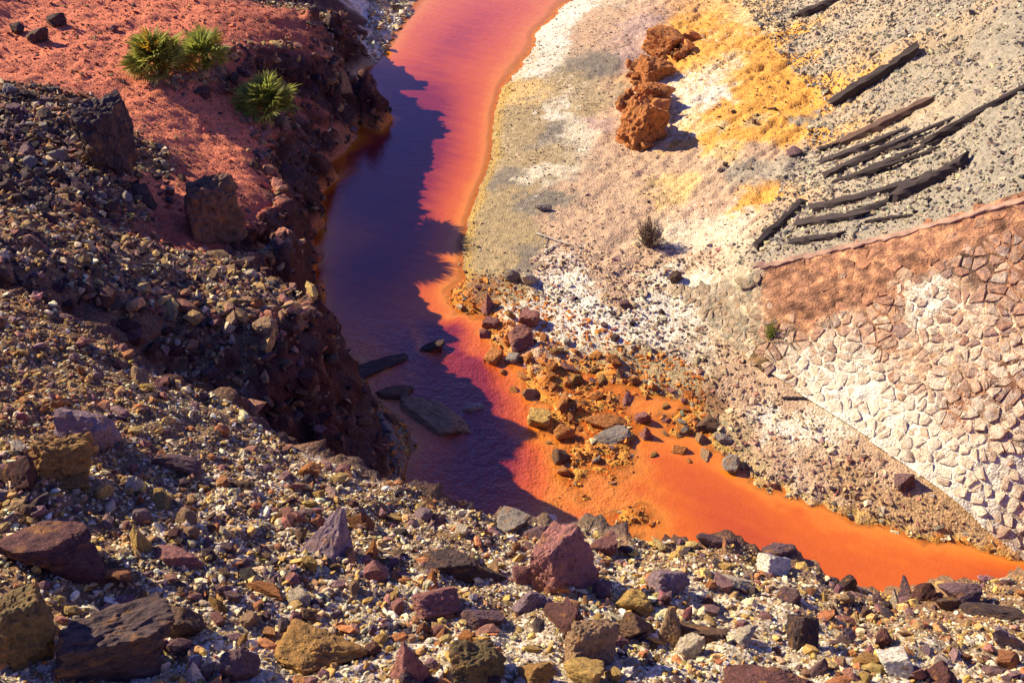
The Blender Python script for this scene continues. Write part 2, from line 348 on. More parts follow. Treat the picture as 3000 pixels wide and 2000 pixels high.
wy = wy + .2 * fbm(np.stack([(X + Y) * .7, (Y - X) * 2.8, 0 * X + 5], -1), 1.0, 3, 103) * smooth(-1.5, 0, X) * smooth(10, 12, Y)
step = 40
for j in range(0, NY, step):
    d2 = (wx[j:j + step, :, None] - K2[:, 0]) ** 2 + (wy[j:j + step, :, None] - K2[:, 1]) ** 2
    w = 1.0 / (d2 + 0.02) ** 2.7
    w /= w.sum(-1, keepdims=True)
    COL[j:j + step] = w @ KC
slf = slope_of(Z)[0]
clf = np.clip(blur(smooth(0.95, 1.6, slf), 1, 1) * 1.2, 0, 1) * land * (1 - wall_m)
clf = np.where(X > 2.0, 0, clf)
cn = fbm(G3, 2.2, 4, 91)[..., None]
ccol = np.array(SHD) * (0.75 + 0.9 * cn) + np.array((.03, .028, .034)) * (cn < -.1)  # steep left faces: reddish soil, their shade painted into the colour
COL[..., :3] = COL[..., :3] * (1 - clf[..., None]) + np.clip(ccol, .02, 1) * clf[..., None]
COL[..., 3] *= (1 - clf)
# a rim of yellow-green deposit just above the waterline, wet stain below it
rim = np.exp(-((Z - 0.018) / 0.016) ** 2) * smooth(-2.6, -1.8, X)
COL[..., :3] = COL[..., :3] * (1 - 0.75 * rim[..., None]) + np.array((.52, .33, .07)) * 0.75 * rim[..., None]
wet = smooth(0.01, -0.03, Z)[..., None]
COL[..., :3] = COL[..., :3] * (1 - wet) + np.array(ORW) * wet

# ---------------------------------------------------------------- materials
def mat(name):
    m = bpy.data.materials.new(name)
    m.use_nodes = True
    nt = m.node_tree
    b = nt.nodes['Principled BSDF']
    b.inputs['Roughness'].default_value = 0.9
    b.inputs['Specular IOR Level'].default_value = 0.25
    return m, nt, b
def N(nt, t, **kw):
    n = nt.nodes.new(t)
    for k, v in kw.items():
        if k in n.inputs: n.inputs[k].default_value = v
        else: setattr(n, k, v)
    return n
def noise(nt, scale, detail=5, rough=.6, vec=None):
    n = N(nt, 'ShaderNodeTexNoise', Scale=scale, Detail=detail, Roughness=rough)
    if vec: nt.links.new(vec, n.inputs['Vector'])
    return n
def ramp(nt, src, stops):
    r = nt.nodes.new('ShaderNodeValToRGB')
    e = r.color_ramp.elements
    while len(e) > 1: e.remove(e[-1])
    e[0].position, e[0].color = stops[0][0], tuple(stops[0][1]) + (1,)
    for p, c in stops[1:]:
        x = e.new(p); x.color = tuple(c) + (1,)
    nt.links.new(src, r.inputs[0])
    return r.outputs[0]
def mixc(nt, fac, a, b, mode='MIX'):
    m = nt.nodes.new('ShaderNodeMix'); m.data_type = 'RGBA'; m.blend_type = mode
    for s, v in ((m.inputs[0], fac), (m.inputs[6], a), (m.inputs[7], b)):
        if isinstance(v, (int, float)): s.default_value = v
        elif isinstance(v, tuple): s.default_value = v + (1,) if len(v) == 3 else v
        else: nt.links.new(v, s)
    return m.outputs[2]
def mth(nt, op, a, b=0.0, clamp=False):
    m = nt.nodes.new('ShaderNodeMath'); m.operation = op; m.use_clamp = clamp
    for s, v in ((m.inputs[0], a), (m.inputs[1], b)):
        if isinstance(v, (int, float)): s.default_value = v
        else: nt.links.new(v, s)
    return m.outputs[0]
def bump(nt, b, h, strength, dist):
    n = N(nt, 'ShaderNodeBump', Strength=strength, Distance=dist)
    nt.links.new(h, n.inputs['Height']); nt.links.new(n.outputs[0], b.inputs['Normal'])
g = (0.5, 0.5, 0.5)

M_ground, nt, b = mat('ground')
geo = N(nt, 'ShaderNodeNewGeometry').outputs['Position']
at_c = N(nt, 'ShaderNodeAttribute', attribute_name='Col')
na = noise(nt, 9.0, 6, .65, geo); nb = noise(nt, 42.0, 4, .6, geo); nc = noise(nt, 2.2, 5, .6, geo)
var = ramp(nt, na.outputs[0], [(.25, (.55, .55, .55)), (.5, (1, 1, 1)), (.75, (1.35, 1.3, 1.25))])
c1 = mixc(nt, 1.0, at_c.outputs['Color'], var, 'MULTIPLY')
sp_ = ramp(nt, nb.outputs[0], [(.32, (.45, .4, .4)), (.47, (1, 1, 1)), (.66, (1.25, 1.22, 1.15))])
c2 = mixc(nt, 1.0, c1, sp_, 'MULTIPLY')
thr = mth(nt, 'ADD', mth(nt, 'MULTIPLY', na.outputs[0], .55), mth(nt, 'MULTIPLY', nb.outputs[0], .45))
sm = mth(nt, 'MULTIPLY', mth(nt, 'SUBTRACT', mth(nt, 'ADD', thr, mth(nt, 'MULTIPLY', at_c.outputs['Alpha'], .42)), .68), 7.0, True)
c3 = mixc(nt, sm, c2, (.78, .73, .62))
nt.links.new(c3, b.inputs['Base Color'])
vo_ = N(nt, 'ShaderNodeTexVoronoi', Scale=30.0); nt.links.new(geo, vo_.inputs['Vector'])
hh = mth(nt, 'ADD', mth(nt, 'MULTIPLY', nb.outputs[0], .6), mth(nt, 'ADD', na.outputs[0], mth(nt, 'MULTIPLY', vo_.outputs['Distance'], -.5)))
bump(nt, b, hh, 0.8, 0.03)

def rock_material(name, src, scale):
    m, nt, b = mat(name)
    tc = N(nt, 'ShaderNodeTexCoord').outputs['Object'] if src == 'object' else N(nt, 'ShaderNodeNewGeometry').outputs['Position']
    if src == 'object':
        oi = N(nt, 'ShaderNodeObjectInfo')
        col = oi.outputs['Color']
        va = N(nt, 'ShaderNodeVectorMath', operation='ADD')
        nt.links.new(tc, va.inputs[0])
        sc = N(nt, 'ShaderNodeVectorMath', operation='SCALE'); sc.inputs[0].default_value = (37, 19, 51)
        nt.links.new(oi.outputs['Random'], sc.inputs['Scale']); nt.links.new(sc.outputs[0], va.inputs[1])
        tc = va.outputs[0]
    else:
        col = N(nt, 'ShaderNodeAttribute', attribute_name='Col').outputs['Color']
    a = noise(nt, scale, 6, .65, tc); c = noise(nt, scale * 4.5, 4, .6, tc); d = noise(nt, scale * .45, 4, .6, tc)
    v = ramp(nt, a.outputs[0], [(.28, (.36, .34, .38)), (.5, (1, 1, 1)), (.72, (1.6, 1.45, 1.3))])
    c1 = mixc(nt, 1.0, col, v, 'MULTIPLY')
    rust = ramp(nt, d.outputs[0], [(.56, (0, 0, 0)), (.68, (1, 1, 1))])
    c2 = mixc(nt, mth(nt, 'MULTIPLY', rust, .65 if src == 'object' else .15), c1, (.42, .19, .05))
    dust = ramp(nt, c.outputs[0], [(.60, (0, 0, 0)), (.72, (1, 1, 1))])
    c3 = mixc(nt, mth(nt, 'MULTIPLY', dust, .35), c2, (.55, .46, .34))
    if name == 'wall_stone':
        wp = N(nt, 'ShaderNodeNewGeometry').outputs['Position']
        sa = noise(nt, 3.2, 6, .68, wp)
        sm_ = mth(nt, 'MULTIPLY', mth(nt, 'SUBTRACT', mth(nt, 'ADD', sa.outputs[0], mth(nt, 'MULTIPLY', oi.outputs['Alpha'], .30)), .66), 6.0, True)
        c3 = mixc(nt, sm_, c3, (.74, .66, .52))
    nt.links.new(c3, b.inputs['Base Color'])
    b.inputs['Roughness'].default_value = .82
    bump(nt, b, mth(nt, 'ADD', a.outputs[0], mth(nt, 'MULTIPLY', c.outputs[0], .4)), .8, .6 / scale)
    return m
M_rock = rock_material('rock', 'object', 9.0)
M_gravel = rock_material('gravel', 'attr', 22.0)
M_stone = rock_material('wall_stone', 'object', 14.0)

M_water, nt, b = mat('water')
geo = N(nt, 'ShaderNodeNewGeometry').outputs['Position']
dep = N(nt, 'ShaderNodeAttribute', attribute_name='depth').outputs['Fac']
mp = N(nt, 'ShaderNodeMapping'); mp.inputs['Scale'].default_value = (1.0, 1.0, 1); mp.inputs['Rotation'].default_value = (0, 0, .5); nt.links.new(geo, mp.inputs[0])
mp2 = N(nt, 'ShaderNodeMapping'); mp2.inputs['Scale'].default_value = (.7, 2.6, 1); nt.links.new(mp.outputs[0], mp2.inputs[0])
wv = noise(nt, 1.7, 6, .65, mp2.outputs[0])
dd = mth(nt, 'ADD', dep, mth(nt, 'MULTIPLY', mth(nt, 'SUBTRACT', wv.outputs[0], .5), mth(nt, 'ADD', mth(nt, 'MULTIPLY', dep, .7), .07)))
wc = ramp(nt, dd, [(0, (.66, .27, .05)), (.05, (.70, .215, .022)), (.12, (.62, .135, .012)), (.26, (.50, .085, .016)), (.5, (.24, .026, .024)), (.9, (.12, .015, .03))])
nt.links.new(wc, b.inputs['Base Color'])
b.inputs['Roughness'].default_value = .06
b.inputs['IOR'].default_value = 1.4
b.inputs['Specular IOR Level'].default_value = 1.0
w1 = noise(nt, 7.0, 4, .55, geo); w2 = noise(nt, 26.0, 3, .5, geo)
rip = N(nt, 'ShaderNodeAttribute', attribute_name='ripple').outputs['Fac']
wh = mth(nt, 'MULTIPLY', mth(nt, 'ADD', w1.outputs[0], mth(nt, 'MULTIPLY', w2.outputs[0], .45)), rip)
bump(nt, b, wh, .55, .05)
tr = N(nt, 'ShaderNodeBsdfTransparent'); tr.inputs[0].default_value = (1.0, .62, .25, 1)
mx = nt.nodes.new('ShaderNodeMixShader')
nt.links.new(mth(nt, 'ADD', .25, mth(nt, 'MULTIPLY', dep, 16.0), True), mx.inputs[0])
nt.links.new(tr.outputs[0], mx.inputs[1]); nt.links.new(b.outputs[0], mx.inputs[2])
nt.links.new(mx.outputs[0], nt.nodes['Material Output'].inputs[0])

def simple(name, c, rough=.85, scale=20.0, vary=.35, stretch=None, obj_space=True):
    m, nt, b = mat(name)
    tc = N(nt, 'ShaderNodeTexCoord').outputs['Object'] if obj_space else N(nt, 'ShaderNodeNewGeometry').outputs['Position']
    if stretch:
        mp = N(nt, 'ShaderNodeMapping'); mp.inputs['Scale'].default_value = stretch
        nt.links.new(tc, mp.inputs[0]); tc = mp.outputs[0]
    a = noise(nt, scale, 5, .6, tc)
    oi = N(nt, 'ShaderNodeObjectInfo').outputs['Random']
    lo = tuple(x * (1 - vary) for x in c); hi = tuple(min(1, x * (1 + vary)) for x in c)
    cc = ramp(nt, a.outputs[0], [(.3, lo), (.7, hi)])
    vv = mth(nt, 'ADD', .75, mth(nt, 'MULTIPLY', oi, .5))
    cb = N(nt, 'ShaderNodeCombineColor')
    for i in range(3): nt.links.new(vv, cb.inputs[i])
    nt.links.new(mixc(nt, 1.0, cc, cb.outputs[0], 'MULTIPLY'), b.inputs['Base Color'])
    b.inputs['Roughness'].default_value = rough
    bump(nt, b, a.outputs[0], .6, .02)
    return m
M_wood = simple('weathered_wood', (.052, .038, .038), .8, 14.0, .55, (1.2, 9, 9))
M_wood2 = simple('brown_wood', (.11, .065, .05), .8, 14.0, .5, (1.2, 9, 9))
M_frond = simple('palm_green', (.36, .39, .08), .5, 6.0, .4)
M_frondy = simple('palm_yellow', (.52, .30, .03), .6, 6.0, .3)
M_frondd = simple('palm_dry', (.33, .26, .19), .8, 6.0, .4)
for m in (M_frond, M_frondy):
    nt = m.node_tree; b = nt.nodes['Principled BSDF']
    tl = N(nt, 'ShaderNodeBsdfTranslucent'); src = b.inputs['Base Color'].links[0].from_socket
    nt.links.new(src, tl.inputs[0])
    mx = nt.nodes.new('ShaderNodeMixShader'); mx.inputs[0].default_value = .5
    nt.links.new(b.outputs[0], mx.inputs[1]); nt.links.new(tl.outputs[0], mx.inputs[2])
    nt.links.new(mx.outputs[0], nt.nodes['Material Output'].inputs[0])
M_trunk = simple('palm_trunk', (.07, .05, .035), .9, 20.0, .5)
M_twig = simple('dry_twig', (.15, .10, .075), .9, 20.0, .4)
M_bleach = simple('bleached_wood', (.66, .60, .52), .9, 20.0, .2)
M_weed = simple('weed_green', (.16, .19, .03), .6, 10.0, .4)
M_cop = simple('concrete_coping', (.40, .25, .18), .9, 9.0, .3)

# ---------------------------------------------------------------- object helpers
def tag(o, label=None, cat=None, group=None, kind=None):
    if label: o['label'] = label
    if cat: o['category'] = cat
    if group: o['group'] = group
    if kind: o['kind'] = kind
    return o
def mesh_np(name, V, F, material, col=None, smooth_=False, attrs=None):
    """V (n,3), F (m,k) with constant k"""
    V = np.asarray(V, np.float32); F = np.asarray(F, np.int32)
    me = bpy.data.meshes.new(name)
    k = F.shape[1]
    me.vertices.add(len(V)); me.vertices.foreach_set('co', V.ravel())
    me.loops.add(F.size); me.loops.foreach_set('vertex_index', F.ravel())
    me.polygons.add(len(F)); me.polygons.foreach_set('loop_start', np.arange(0, F.size, k, dtype=np.int32))
    me.polygons.foreach_set('use_smooth', np.full(len(F), smooth_, bool))
    if col is not None:
        ca = me.color_attributes.new('Col', 'FLOAT_COLOR', 'POINT')
        c4 = np.ones((len(V), 4), np.float32); c4[:, :col.shape[1]] = col
        ca.data.foreach_set('color', c4.ravel())
    for an, av in (attrs or {}).items():
        t = me.attributes.new(an, 'FLOAT', 'POINT'); t.data.foreach_set('value', np.asarray(av, np.float32))
    me.update(); me.validate()
    me.materials.append(material)
    return me
def link(name, data, parent=None, loc=None, rot=None, scl=None):
    o = bpy.data.objects.new(name, data)
    C.objects.link(o)
    if parent: o.parent = parent
    if loc is not None: o.location = loc
    if rot is not None: o.rotation_euler = rot
    if scl is not None: o.scale = scl
    return o

# ---------------------------------------------------------------- ground and water
idx = np.arange(NX * NY).reshape(NY, NX)
F = np.stack([idx[:-1, :-1], idx[:-1, 1:], idx[1:, 1:], idx[1:, :-1]], -1).reshape(-1, 4)
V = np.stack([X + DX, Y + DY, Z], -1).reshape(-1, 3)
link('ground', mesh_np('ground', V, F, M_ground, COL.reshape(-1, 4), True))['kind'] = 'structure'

wxs = np.arange(-7.0, 16.0, 0.1); wys = np.arange(-2.0, 46.0, 0.1)
WX, WY = np.meshgrid(wxs, wys)
WD = np.clip(-hz(WX, WY), 0, 2)
wi = np.arange(WX.size).reshape(WX.shape)
keep = hz(WX, WY) < 0.25
kq = keep[:-1, :-1] | keep[1:, 1:] | keep[:-1, 1:] | keep[1:, :-1]
WF = np.stack([wi[:-1, :-1], wi[:-1, 1:], wi[1:, 1:], wi[1:, :-1]], -1)[kq]
used = np.unique(WF); remap = np.full(WX.size, -1); remap[used] = np.arange(len(used))
WV = np.stack([WX, WY, 0 * WX], -1).reshape(-1, 3)[used]
rippl = (0.22 + 1.3 * smooth(13.2, 11.0, WY) * smooth(2.4, 1.0, WX) + 0.25 * smooth(21, 25, WY)).ravel()[used]
water = link('water', mesh_np('water', WV, remap[WF], M_water, None, True, {'depth': WD.ravel()[used], 'ripple': rippl}))
water['kind'] = 'structure'
#MORE
# ---------------------------------------------------------------- rock shapes
def ico(n):
    bm = bmesh.new(); bmesh.ops.create_icosphere(bm, subdivisions=n, radius=1.0)
    v = np.array([x.co for x in bm.verts]); f = np.array([[q.index for q in p.verts] for p in bm.faces])
    bm.free()
    return v / np.linalg.norm(v, axis=1, keepdims=True), f
ICO = {n: ico(n) for n in (1, 2, 3, 4, 5)}

def rock_shape(n, seed, kind='boulder', sharp=34.0):
    """angular rock: a sphere of directions cut back by random planes, worn a little, roughened"""
    r_ = np.random.default_rng(seed)
    D, Fc = ICO[n]
    k = {'boulder': 13, 'slab': 12, 'block': 9, 'spike': 8, 'round': 22, 'crag': 9}[kind]
    nn = r_.normal(size=(k, 3)); nn /= np.linalg.norm(nn, axis=1, keepdims=True)
    dd = r_.uniform(.62, 1.0, k) if kind != 'round' else r_.uniform(.88, 1.0, k)
    if kind == 'block':
        q = np.linalg.qr(r_.normal(size=(3, 3)) * .35 + np.eye(3))[0]
        nn = np.vstack([q, -q, nn[:4]]); dd = np.concatenate([r_.uniform(.6, .75, 6), r_.uniform(.82, 1.0, 4)])
    if kind == 'crag':
        q = np.eye(3) + r_.normal(0, .16, (3, 3)); q /= np.linalg.norm(q, axis=1, keepdims=True)
        q2 = -np.eye(3) + r_.normal(0, .16, (3, 3)); q2 /= np.linalg.norm(q2, axis=1, keepdims=True)
        nn = np.vstack([q, q2, nn[:9]]); dd = np.concatenate([r_.uniform(.5, .65, 6), r_.uniform(.66, .85, 9)])
    if kind == 'slab':
        t = r_.normal(size=3) * .12 + np.array([0, 0, 1]); t /= np.linalg.norm(t)
        nn = np.vstack([nn, t, -t]); dd = np.concatenate([dd, [.5, .5]])
    if kind == 'spike':
        a0 = -2.1; sides = []
        for j in range(4):
            a = a0 + j * 1.57 + r_.uniform(-.2, .2)
            sides.append((math.cos(a), math.sin(a), .42 + r_.uniform(0, .22)))
        sd = np.array(sides); sd /= np.linalg.norm(sd, axis=1, keepdims=True)
        nn = np.vstack([nn[:3], sd, [[0, 0, -1]]]); dd = np.concatenate([np.full(3, .95), r_.uniform(.34, .5, 4), [.45]])
    c = D @ nn.T
    inv = np.where(c > .05, c / dd, 0)
    rr = 1.0 / (np.sum(np.maximum(inv, .25) ** sharp, 1) ** (1 / sharp))
    if n >= 3:
        kk = 1.7 if kind == 'crag' else 1.15
        rr *= 1 + kk * ( .10 * fbm(D + seed * .37, 1.8, 3, seed) - .09 * np.abs(fbm(D + seed * .11, 3.4, 3, seed + 3)) + ((.06 * fbm(D, 7.0, 3, seed + 5) - .05 * np.abs(fbm(D @ np.array([[1, 0, 0], [0, 1, 0], [.3, .3, 3.0]]), 3.0, 3, seed + 8))) if n >= 4 else 0))
    V_ = D * rr[:, None]
    lo, hi = V_.min(0), V_.max(0)
    return (V_ - (lo + hi) / 2) / (hi - lo), Fc

def rock_mesh(n, seed, kind, material):
    v, f = rock_shape(n, seed, kind)
    return mesh_np(kind + '_rock', v, f, material, None, False)

# ---------------------------------------------------------------- loose gravel (uncountable)
ridge_xy = np.array([unproj(*p)[:2] for p in ridgeA])
def ridgeY(x): return np.interp(x, ridge_xy[:, 0], ridge_xy[:, 1])
TPL = {n: [rock_shape(n, 900 + 31 * n + k, ['boulder', 'slab', 'boulder', 'block', 'boulder', 'spike'][k % 6])[0] for k in range(18)] for n in (1,)}
bm_ = bmesh.new(); bmesh.ops.create_icosphere(bm_, subdivisions=1, radius=1); bm_.free()
def hull12(seed):
    """12 to 16 triangles: convex hull of a handful of points"""
    r_ = np.random.default_rng(seed)
    p = r_.normal(size=(9, 3)); p /= np.linalg.norm(p, axis=1, keepdims=True); p *= r_.uniform(.75, 1.0, (9, 1))
    bm = bmesh.new()
    for q in p: bm.verts.new(q)
    g_ = bmesh.ops.convex_hull(bm, input=bm.verts)
    bmesh.ops.delete(bm, geom=[e for e in g_['geom_interior'] if isinstance(e, bmesh.types.BMVert)], context='VERTS')
    bmesh.ops.triangulate(bm, faces=bm.faces)
    bm.verts.index_update()
    v = np.array([x.co for x in bm.verts]); f = np.array([[q.index for q in fc.verts] for fc in bm.faces]); bm.free()
    lo, hi = v.min(0), v.max(0)
    return (v - (lo + hi) / 2) / (hi - lo), f
HULL = [hull12(300 + k) for k in range(24)]
ICO42 = [(t, ICO[1][1]) for t in TPL[1]]

def rotmats(n, r_, tilt=1.0):
    a, b_, c_ = r_.uniform(0, 6.283, n), r_.normal(0, .5 * tilt, n), r_.normal(0, .5 * tilt, n)
    ca, sa, cb, sb, cc, sc = np.cos(a), np.sin(a), np.cos(b_), np.sin(b_), np.cos(c_), np.sin(c_)
    Rz = np.zeros((n, 3, 3)); Rz[:, 0, 0] = ca; Rz[:, 0, 1] = -sa; Rz[:, 1, 0] = sa; Rz[:, 1, 1] = ca; Rz[:, 2, 2] = 1
    Rx = np.zeros((n, 3, 3)); Rx[:, 1, 1] = cb; Rx[:, 1, 2] = -sb; Rx[:, 2, 1] = sb; Rx[:, 2, 2] = cb; Rx[:, 0, 0] = 1
    Ry = np.zeros((n, 3, 3)); Ry[:, 0, 0] = cc; Ry[:, 0, 2] = sc; Ry[:, 2, 0] = -sc; Ry[:, 2, 2] = cc; Ry[:, 1, 1] = 1
    return Rx @ Ry @ Rz

def gravel(name, label, pos, size, col, fine=True, seed=1, sink=.18, flat=.7, lean=0.0):
    """pos (n,3), size (n,), col (n,3) -> one joined mesh of small angular stones"""
    r_ = np.random.default_rng(seed)
    n = len(pos)
    RM = rotmats(n, r_, .8)
    if lean:
        cl_, sl_ = math.cos(lean), math.sin(lean)
        RM = np.array([[1, 0, 0], [0, cl_, sl_], [0, -sl_, cl_]]) @ RM
    sc = size[:, None] * np.stack([r_.uniform(.85, 1.75, n), r_.uniform(.6, 1.1, n), r_.uniform(.35, .85, n) * flat / .7], -1)
    tp = r_.integers(0, 18, n)
    Vs, Fs, Cs, off = [], [], [], 0
    for k in range(18):
        m = np.where(tp == k)[0]
        if not len(m): continue
        tv, tf = ICO42[k] if fine else HULL[k]
        v = tv[None] * sc[m][:, None, :]
        v = np.einsum('nij,nkj->nki', RM[m], v) + pos[m][:, None, :]
        v[:, :, 2] += (sc[m][:, 2] * (.5 - sink))[:, None]
        Vs.append(v.reshape(-1, 3)); nv = len(tv)
        Fs.append((tf[None] + (np.arange(len(m)) * nv)[:, None, None] + off).reshape(-1, 3)); off += len(m) * nv
        Cs.append(np.repeat(col[m], nv, 0))
    o = link(name, mesh_np(name, np.concatenate(Vs), np.concatenate(Fs), M_gravel, np.concatenate(Cs), False))
    return tag(o, label, 'gravel', None, 'stuff')

COLm = COL.reshape(NY, NX, 4)
def local_col(x, y): return np.stack([samp(COLm[..., k], x, y) for k in range(4)], -1)
def pick(pal, n, r_):
    p = np.array([q[1] for q in pal], float); p /= p.sum()
    return np.array([q[0] for q in pal])[r_.choice(len(pal), n, p=p)]
def jit(c, r_, s=.25): return np.clip(c * np.exp(r_.normal(0, s, (len(c), 1))) * np.exp(r_.normal(0, .06, c.shape)), .01, .9)
CREAM=(.64,.52,.31); OTAN=(.44,.28,.11); RUST=(.34,.14,.055); PURP=(.17,.095,.095); DK=(.06,.04,.045); PGREY=(.34,.30,.22); WHITE=(.74,.67,.50); YELO=(.52,.34,.10); PNK=(.42,.20,.14)

def field(n, x0, x1, y0, y1, cond, r_):
    x, y = r_.uniform(x0, x1, n), r_.uniform(y0, y1, n)
    z = hz(x, y)
    u, v, d = proj(np.stack([x, y, z], -1))
    m = cond(x, y, z, u, v) & (u > -160) & (u < 2520) & (v > -120) & (v < 1700)
    return x[m], y[m], z[m], u[m], v[m]

# near talus
r_ = np.random.default_rng(11)
clump = lambda x, y, f, s: fbm(np.stack([x, y, 0 * x], -1), f, 3, s)
x, y, z, u, v = field(95000, -6.2, 6.4, 2.4, 8.2, lambda x, y, z, u, v: (y < ridgeY(x) + .12), r_)
cm = clump(x, y, 1.1, 5)
sz = np.clip(np.exp(r_.normal(math.log(.024), .46, len(x))) * (1 + .45 * cm), .011, .09)
fines = smooth(-.25, .25, clump(x, y, .7, 8) + .36 * smooth(1080, 1450, v) - .22 * smooth(700, 200, u))
pale = (r_.uniform(0, 1, len(x)) < (.36 + .46 * fines))[:, None]
c = np.where(pale, pick([(CREAM, 6), (WHITE, 3.2), (YELO, 2), (PGREY, .8)], len(x), r_), pick([(OTAN, 5), (RUST, 2.2), (PURP, 1.2), (DK, .8), (PNK, .7), (YELO, 2.2), (BRN, 2)], len(x), r_))
c = jit(c, r_)
sz = np.where(pale[:, 0], sz * .85, sz * 1.08)
mid = r_.uniform(0, 1, len(x)) < .022
sz = np.where(mid, r_.uniform(.05, .125, len(x)), sz)
c = np.where(mid[:, None], jit(pick([(PURP, 4), (RUST, 3), (OTAN, 3), (DK, 2.5), ((.24, .10, .085), 3), (YELO, 1), (CREAM, 1)], len(x), r_), r_), c)
o_ = np.argsort(-sz); nb_ = 9000
P_ = np.stack([x, y, z], -1)
gravel('gravel', 'cream and ochre gravel covering the near slope under the boulders', P_[o_[:nb_]], sz[o_[:nb_]], c[o_[:nb_]], True, 12, lean=.38)
gravel('gravel', 'fine pale grit filling the gaps between stones of the near slope', P_[o_[nb_:]], sz[o_[nb_:]], c[o_[nb_:]], False, 13, lean=.38)

# left bank rubble and grit
r_ = np.random.default_rng(21)
sl2 = slope_of(Z)[0]
x, y, z, u, v = field(60000, -9.8, -2.2, 6.5, 23.5, lambda x, y, z, u, v: (y > ridgeY(x) + .12) & (z > .3), r_)
lc = local_col(x, y); s_ = samp(sl2, x, y)
red = (lc[:, 0] > 2.6 * lc[:, 1])
dark = lc[:, 0] < .14
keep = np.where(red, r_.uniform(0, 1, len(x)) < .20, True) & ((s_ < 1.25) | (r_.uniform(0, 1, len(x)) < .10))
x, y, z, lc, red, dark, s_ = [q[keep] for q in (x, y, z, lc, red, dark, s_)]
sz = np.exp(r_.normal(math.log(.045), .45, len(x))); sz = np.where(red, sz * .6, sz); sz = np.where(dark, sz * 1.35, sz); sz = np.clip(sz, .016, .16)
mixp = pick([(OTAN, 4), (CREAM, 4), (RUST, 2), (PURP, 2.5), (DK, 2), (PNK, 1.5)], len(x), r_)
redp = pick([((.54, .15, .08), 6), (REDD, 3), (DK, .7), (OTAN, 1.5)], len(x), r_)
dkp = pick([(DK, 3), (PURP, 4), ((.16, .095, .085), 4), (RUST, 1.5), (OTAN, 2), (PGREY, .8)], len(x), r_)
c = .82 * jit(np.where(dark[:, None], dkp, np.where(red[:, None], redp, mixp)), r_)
c = np.where((s_ > 1.1)[:, None], c * .0 + jit(np.array(pick([(SHD, 4), (BRN, 2), (DK, 2)], len(x), r_)), r_), c)  # rubble on steep faces carries the same painted shade
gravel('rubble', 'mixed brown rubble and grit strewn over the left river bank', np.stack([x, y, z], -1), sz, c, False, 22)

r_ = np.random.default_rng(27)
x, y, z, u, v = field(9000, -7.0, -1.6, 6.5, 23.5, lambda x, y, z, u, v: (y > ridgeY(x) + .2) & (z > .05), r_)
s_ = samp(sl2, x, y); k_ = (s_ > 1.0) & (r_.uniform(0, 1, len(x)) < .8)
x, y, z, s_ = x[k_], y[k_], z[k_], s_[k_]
gravel('rubble', 'dark rock lumps jutting from the shaded cut of the left bank', np.stack([x + samp(DX, x, y), y + samp(DY, x, y), z - .02], -1), np.clip(np.exp(r_.normal(math.log(.10), .5, len(x))), .04, .32), jit(pick([(SHD, 5), (BRN, 2), (DK, 2), ((.16, .08, .05), 2), (PURP, 1)], len(x), r_), r_), True, 28, .4)  # SHD lumps keep the shade painted on the cut
rims = []
for ln in ([(420,190,2.55),(480,150,2.5),(560,98,2.35),(640,92,2.1),(720,118,1.72),(832,152,1.25)], edgeR2, [(300,660,3.42),(430,690,3.08),(530,698,3.0),(620,718,2.92),(680,700,2.82),(716,655,2.72)]):
    w_ = np.array([unproj(*p) for p in ln])
    t_ = r_.uniform(0, len(w_) - 1, 130)
    rims.append(np.stack([np.interp(t_, np.arange(len(w_)), w_[:, k]) for k in (0, 1)], -1) + r_.normal(0, .13, (130, 2)))
rims = np.concatenate(rims)
gravel('rubble', 'broken lumps of soil and rock along the rims of the left bank', np.column_stack([rims, hz(rims[:, 0], rims[:, 1])]), np.clip(np.exp(r_.normal(math.log(.11), .45, len(rims))), .05, .26), jit(pick([((.30, .13, .08), 4), (OTAN, 2), (BRN, 3), (TAN, 2), (PNK, 1)], len(rims), r_), r_), True, 29, .3)

# right shore and mound
r_ = np.random.default_rng(31)
x, y, z, u, v = field(80000, -2.5, 9.5, 6.5, 27.5, lambda x, y, z, u, v: (z > -.05) & (y > ridgeY(x) + 1.2) & (samp(wall_m, x, y) < .05), r_)
lc = local_col(x, y)
grey = (x > np.interp(v, [0, 120, 230, 330, 470, 600], [5.9, 6.1, 6.4, 5.6, 4.6, 3.7])) & (v < 640)
wetz = (z < .15) & (v > 640)
stony = smooth(540, 660, v) * .75 + .34
olive = (lc[:, 0] < .38) & (~grey) & (v < 620)
dens = np.where(grey, 1.0, np.where(olive, .06, (stony + .5 * wetz) * (.55 + .9 * smooth(-.1, .3, clump(x, y, .9, 44)))))
keep = r_.uniform(0, 1, len(x)) < dens
x, y, z, u, v, lc, grey, wetz = [q[keep] for q in (x, y, z, u, v, lc, grey, wetz)]
sz = np.exp(r_.normal(math.log(.040), .42, len(x))); sz = np.where(grey, sz * .95, sz); sz = np.clip(sz, .015, .15)
sz = np.where((~grey) & (v < 560), np.clip(sz * .62, .012, .06), sz)
c0 = lc[:, :3] * .95
alt = pick([(DK, 2.0), (PURP, 1.5), (BRN, 2), (CREAM, 2.5), (PNK, 1.5), (PGREY, 2)], len(x), r_)
k_ = r_.uniform(0, 1, len(x))[:, None]
c = np.where(k_ < .5, c0, alt)
ga = pick([((.40, .355, .27), 4), ((.31, .275, .22), 3), ((.13, .115, .115), 2.6), ((.42, .32, .21), 1), (CREAM, .9)], len(x), r_)  # darkest stones stand in for shadow spots in the gravel
c = np.where(grey[:, None], ga, c)
c = np.where((wetz & (x < 2.9))[:, None] & (k_ < .88), np.array((.54, .20, .04)), c)
c = jit(c, r_)
P_ = np.stack([x, y, z], -1)
gravel('gravel', 'grey gravel covering the slope around the old timbers', P_[grey], sz[grey], c[grey], False, 32)
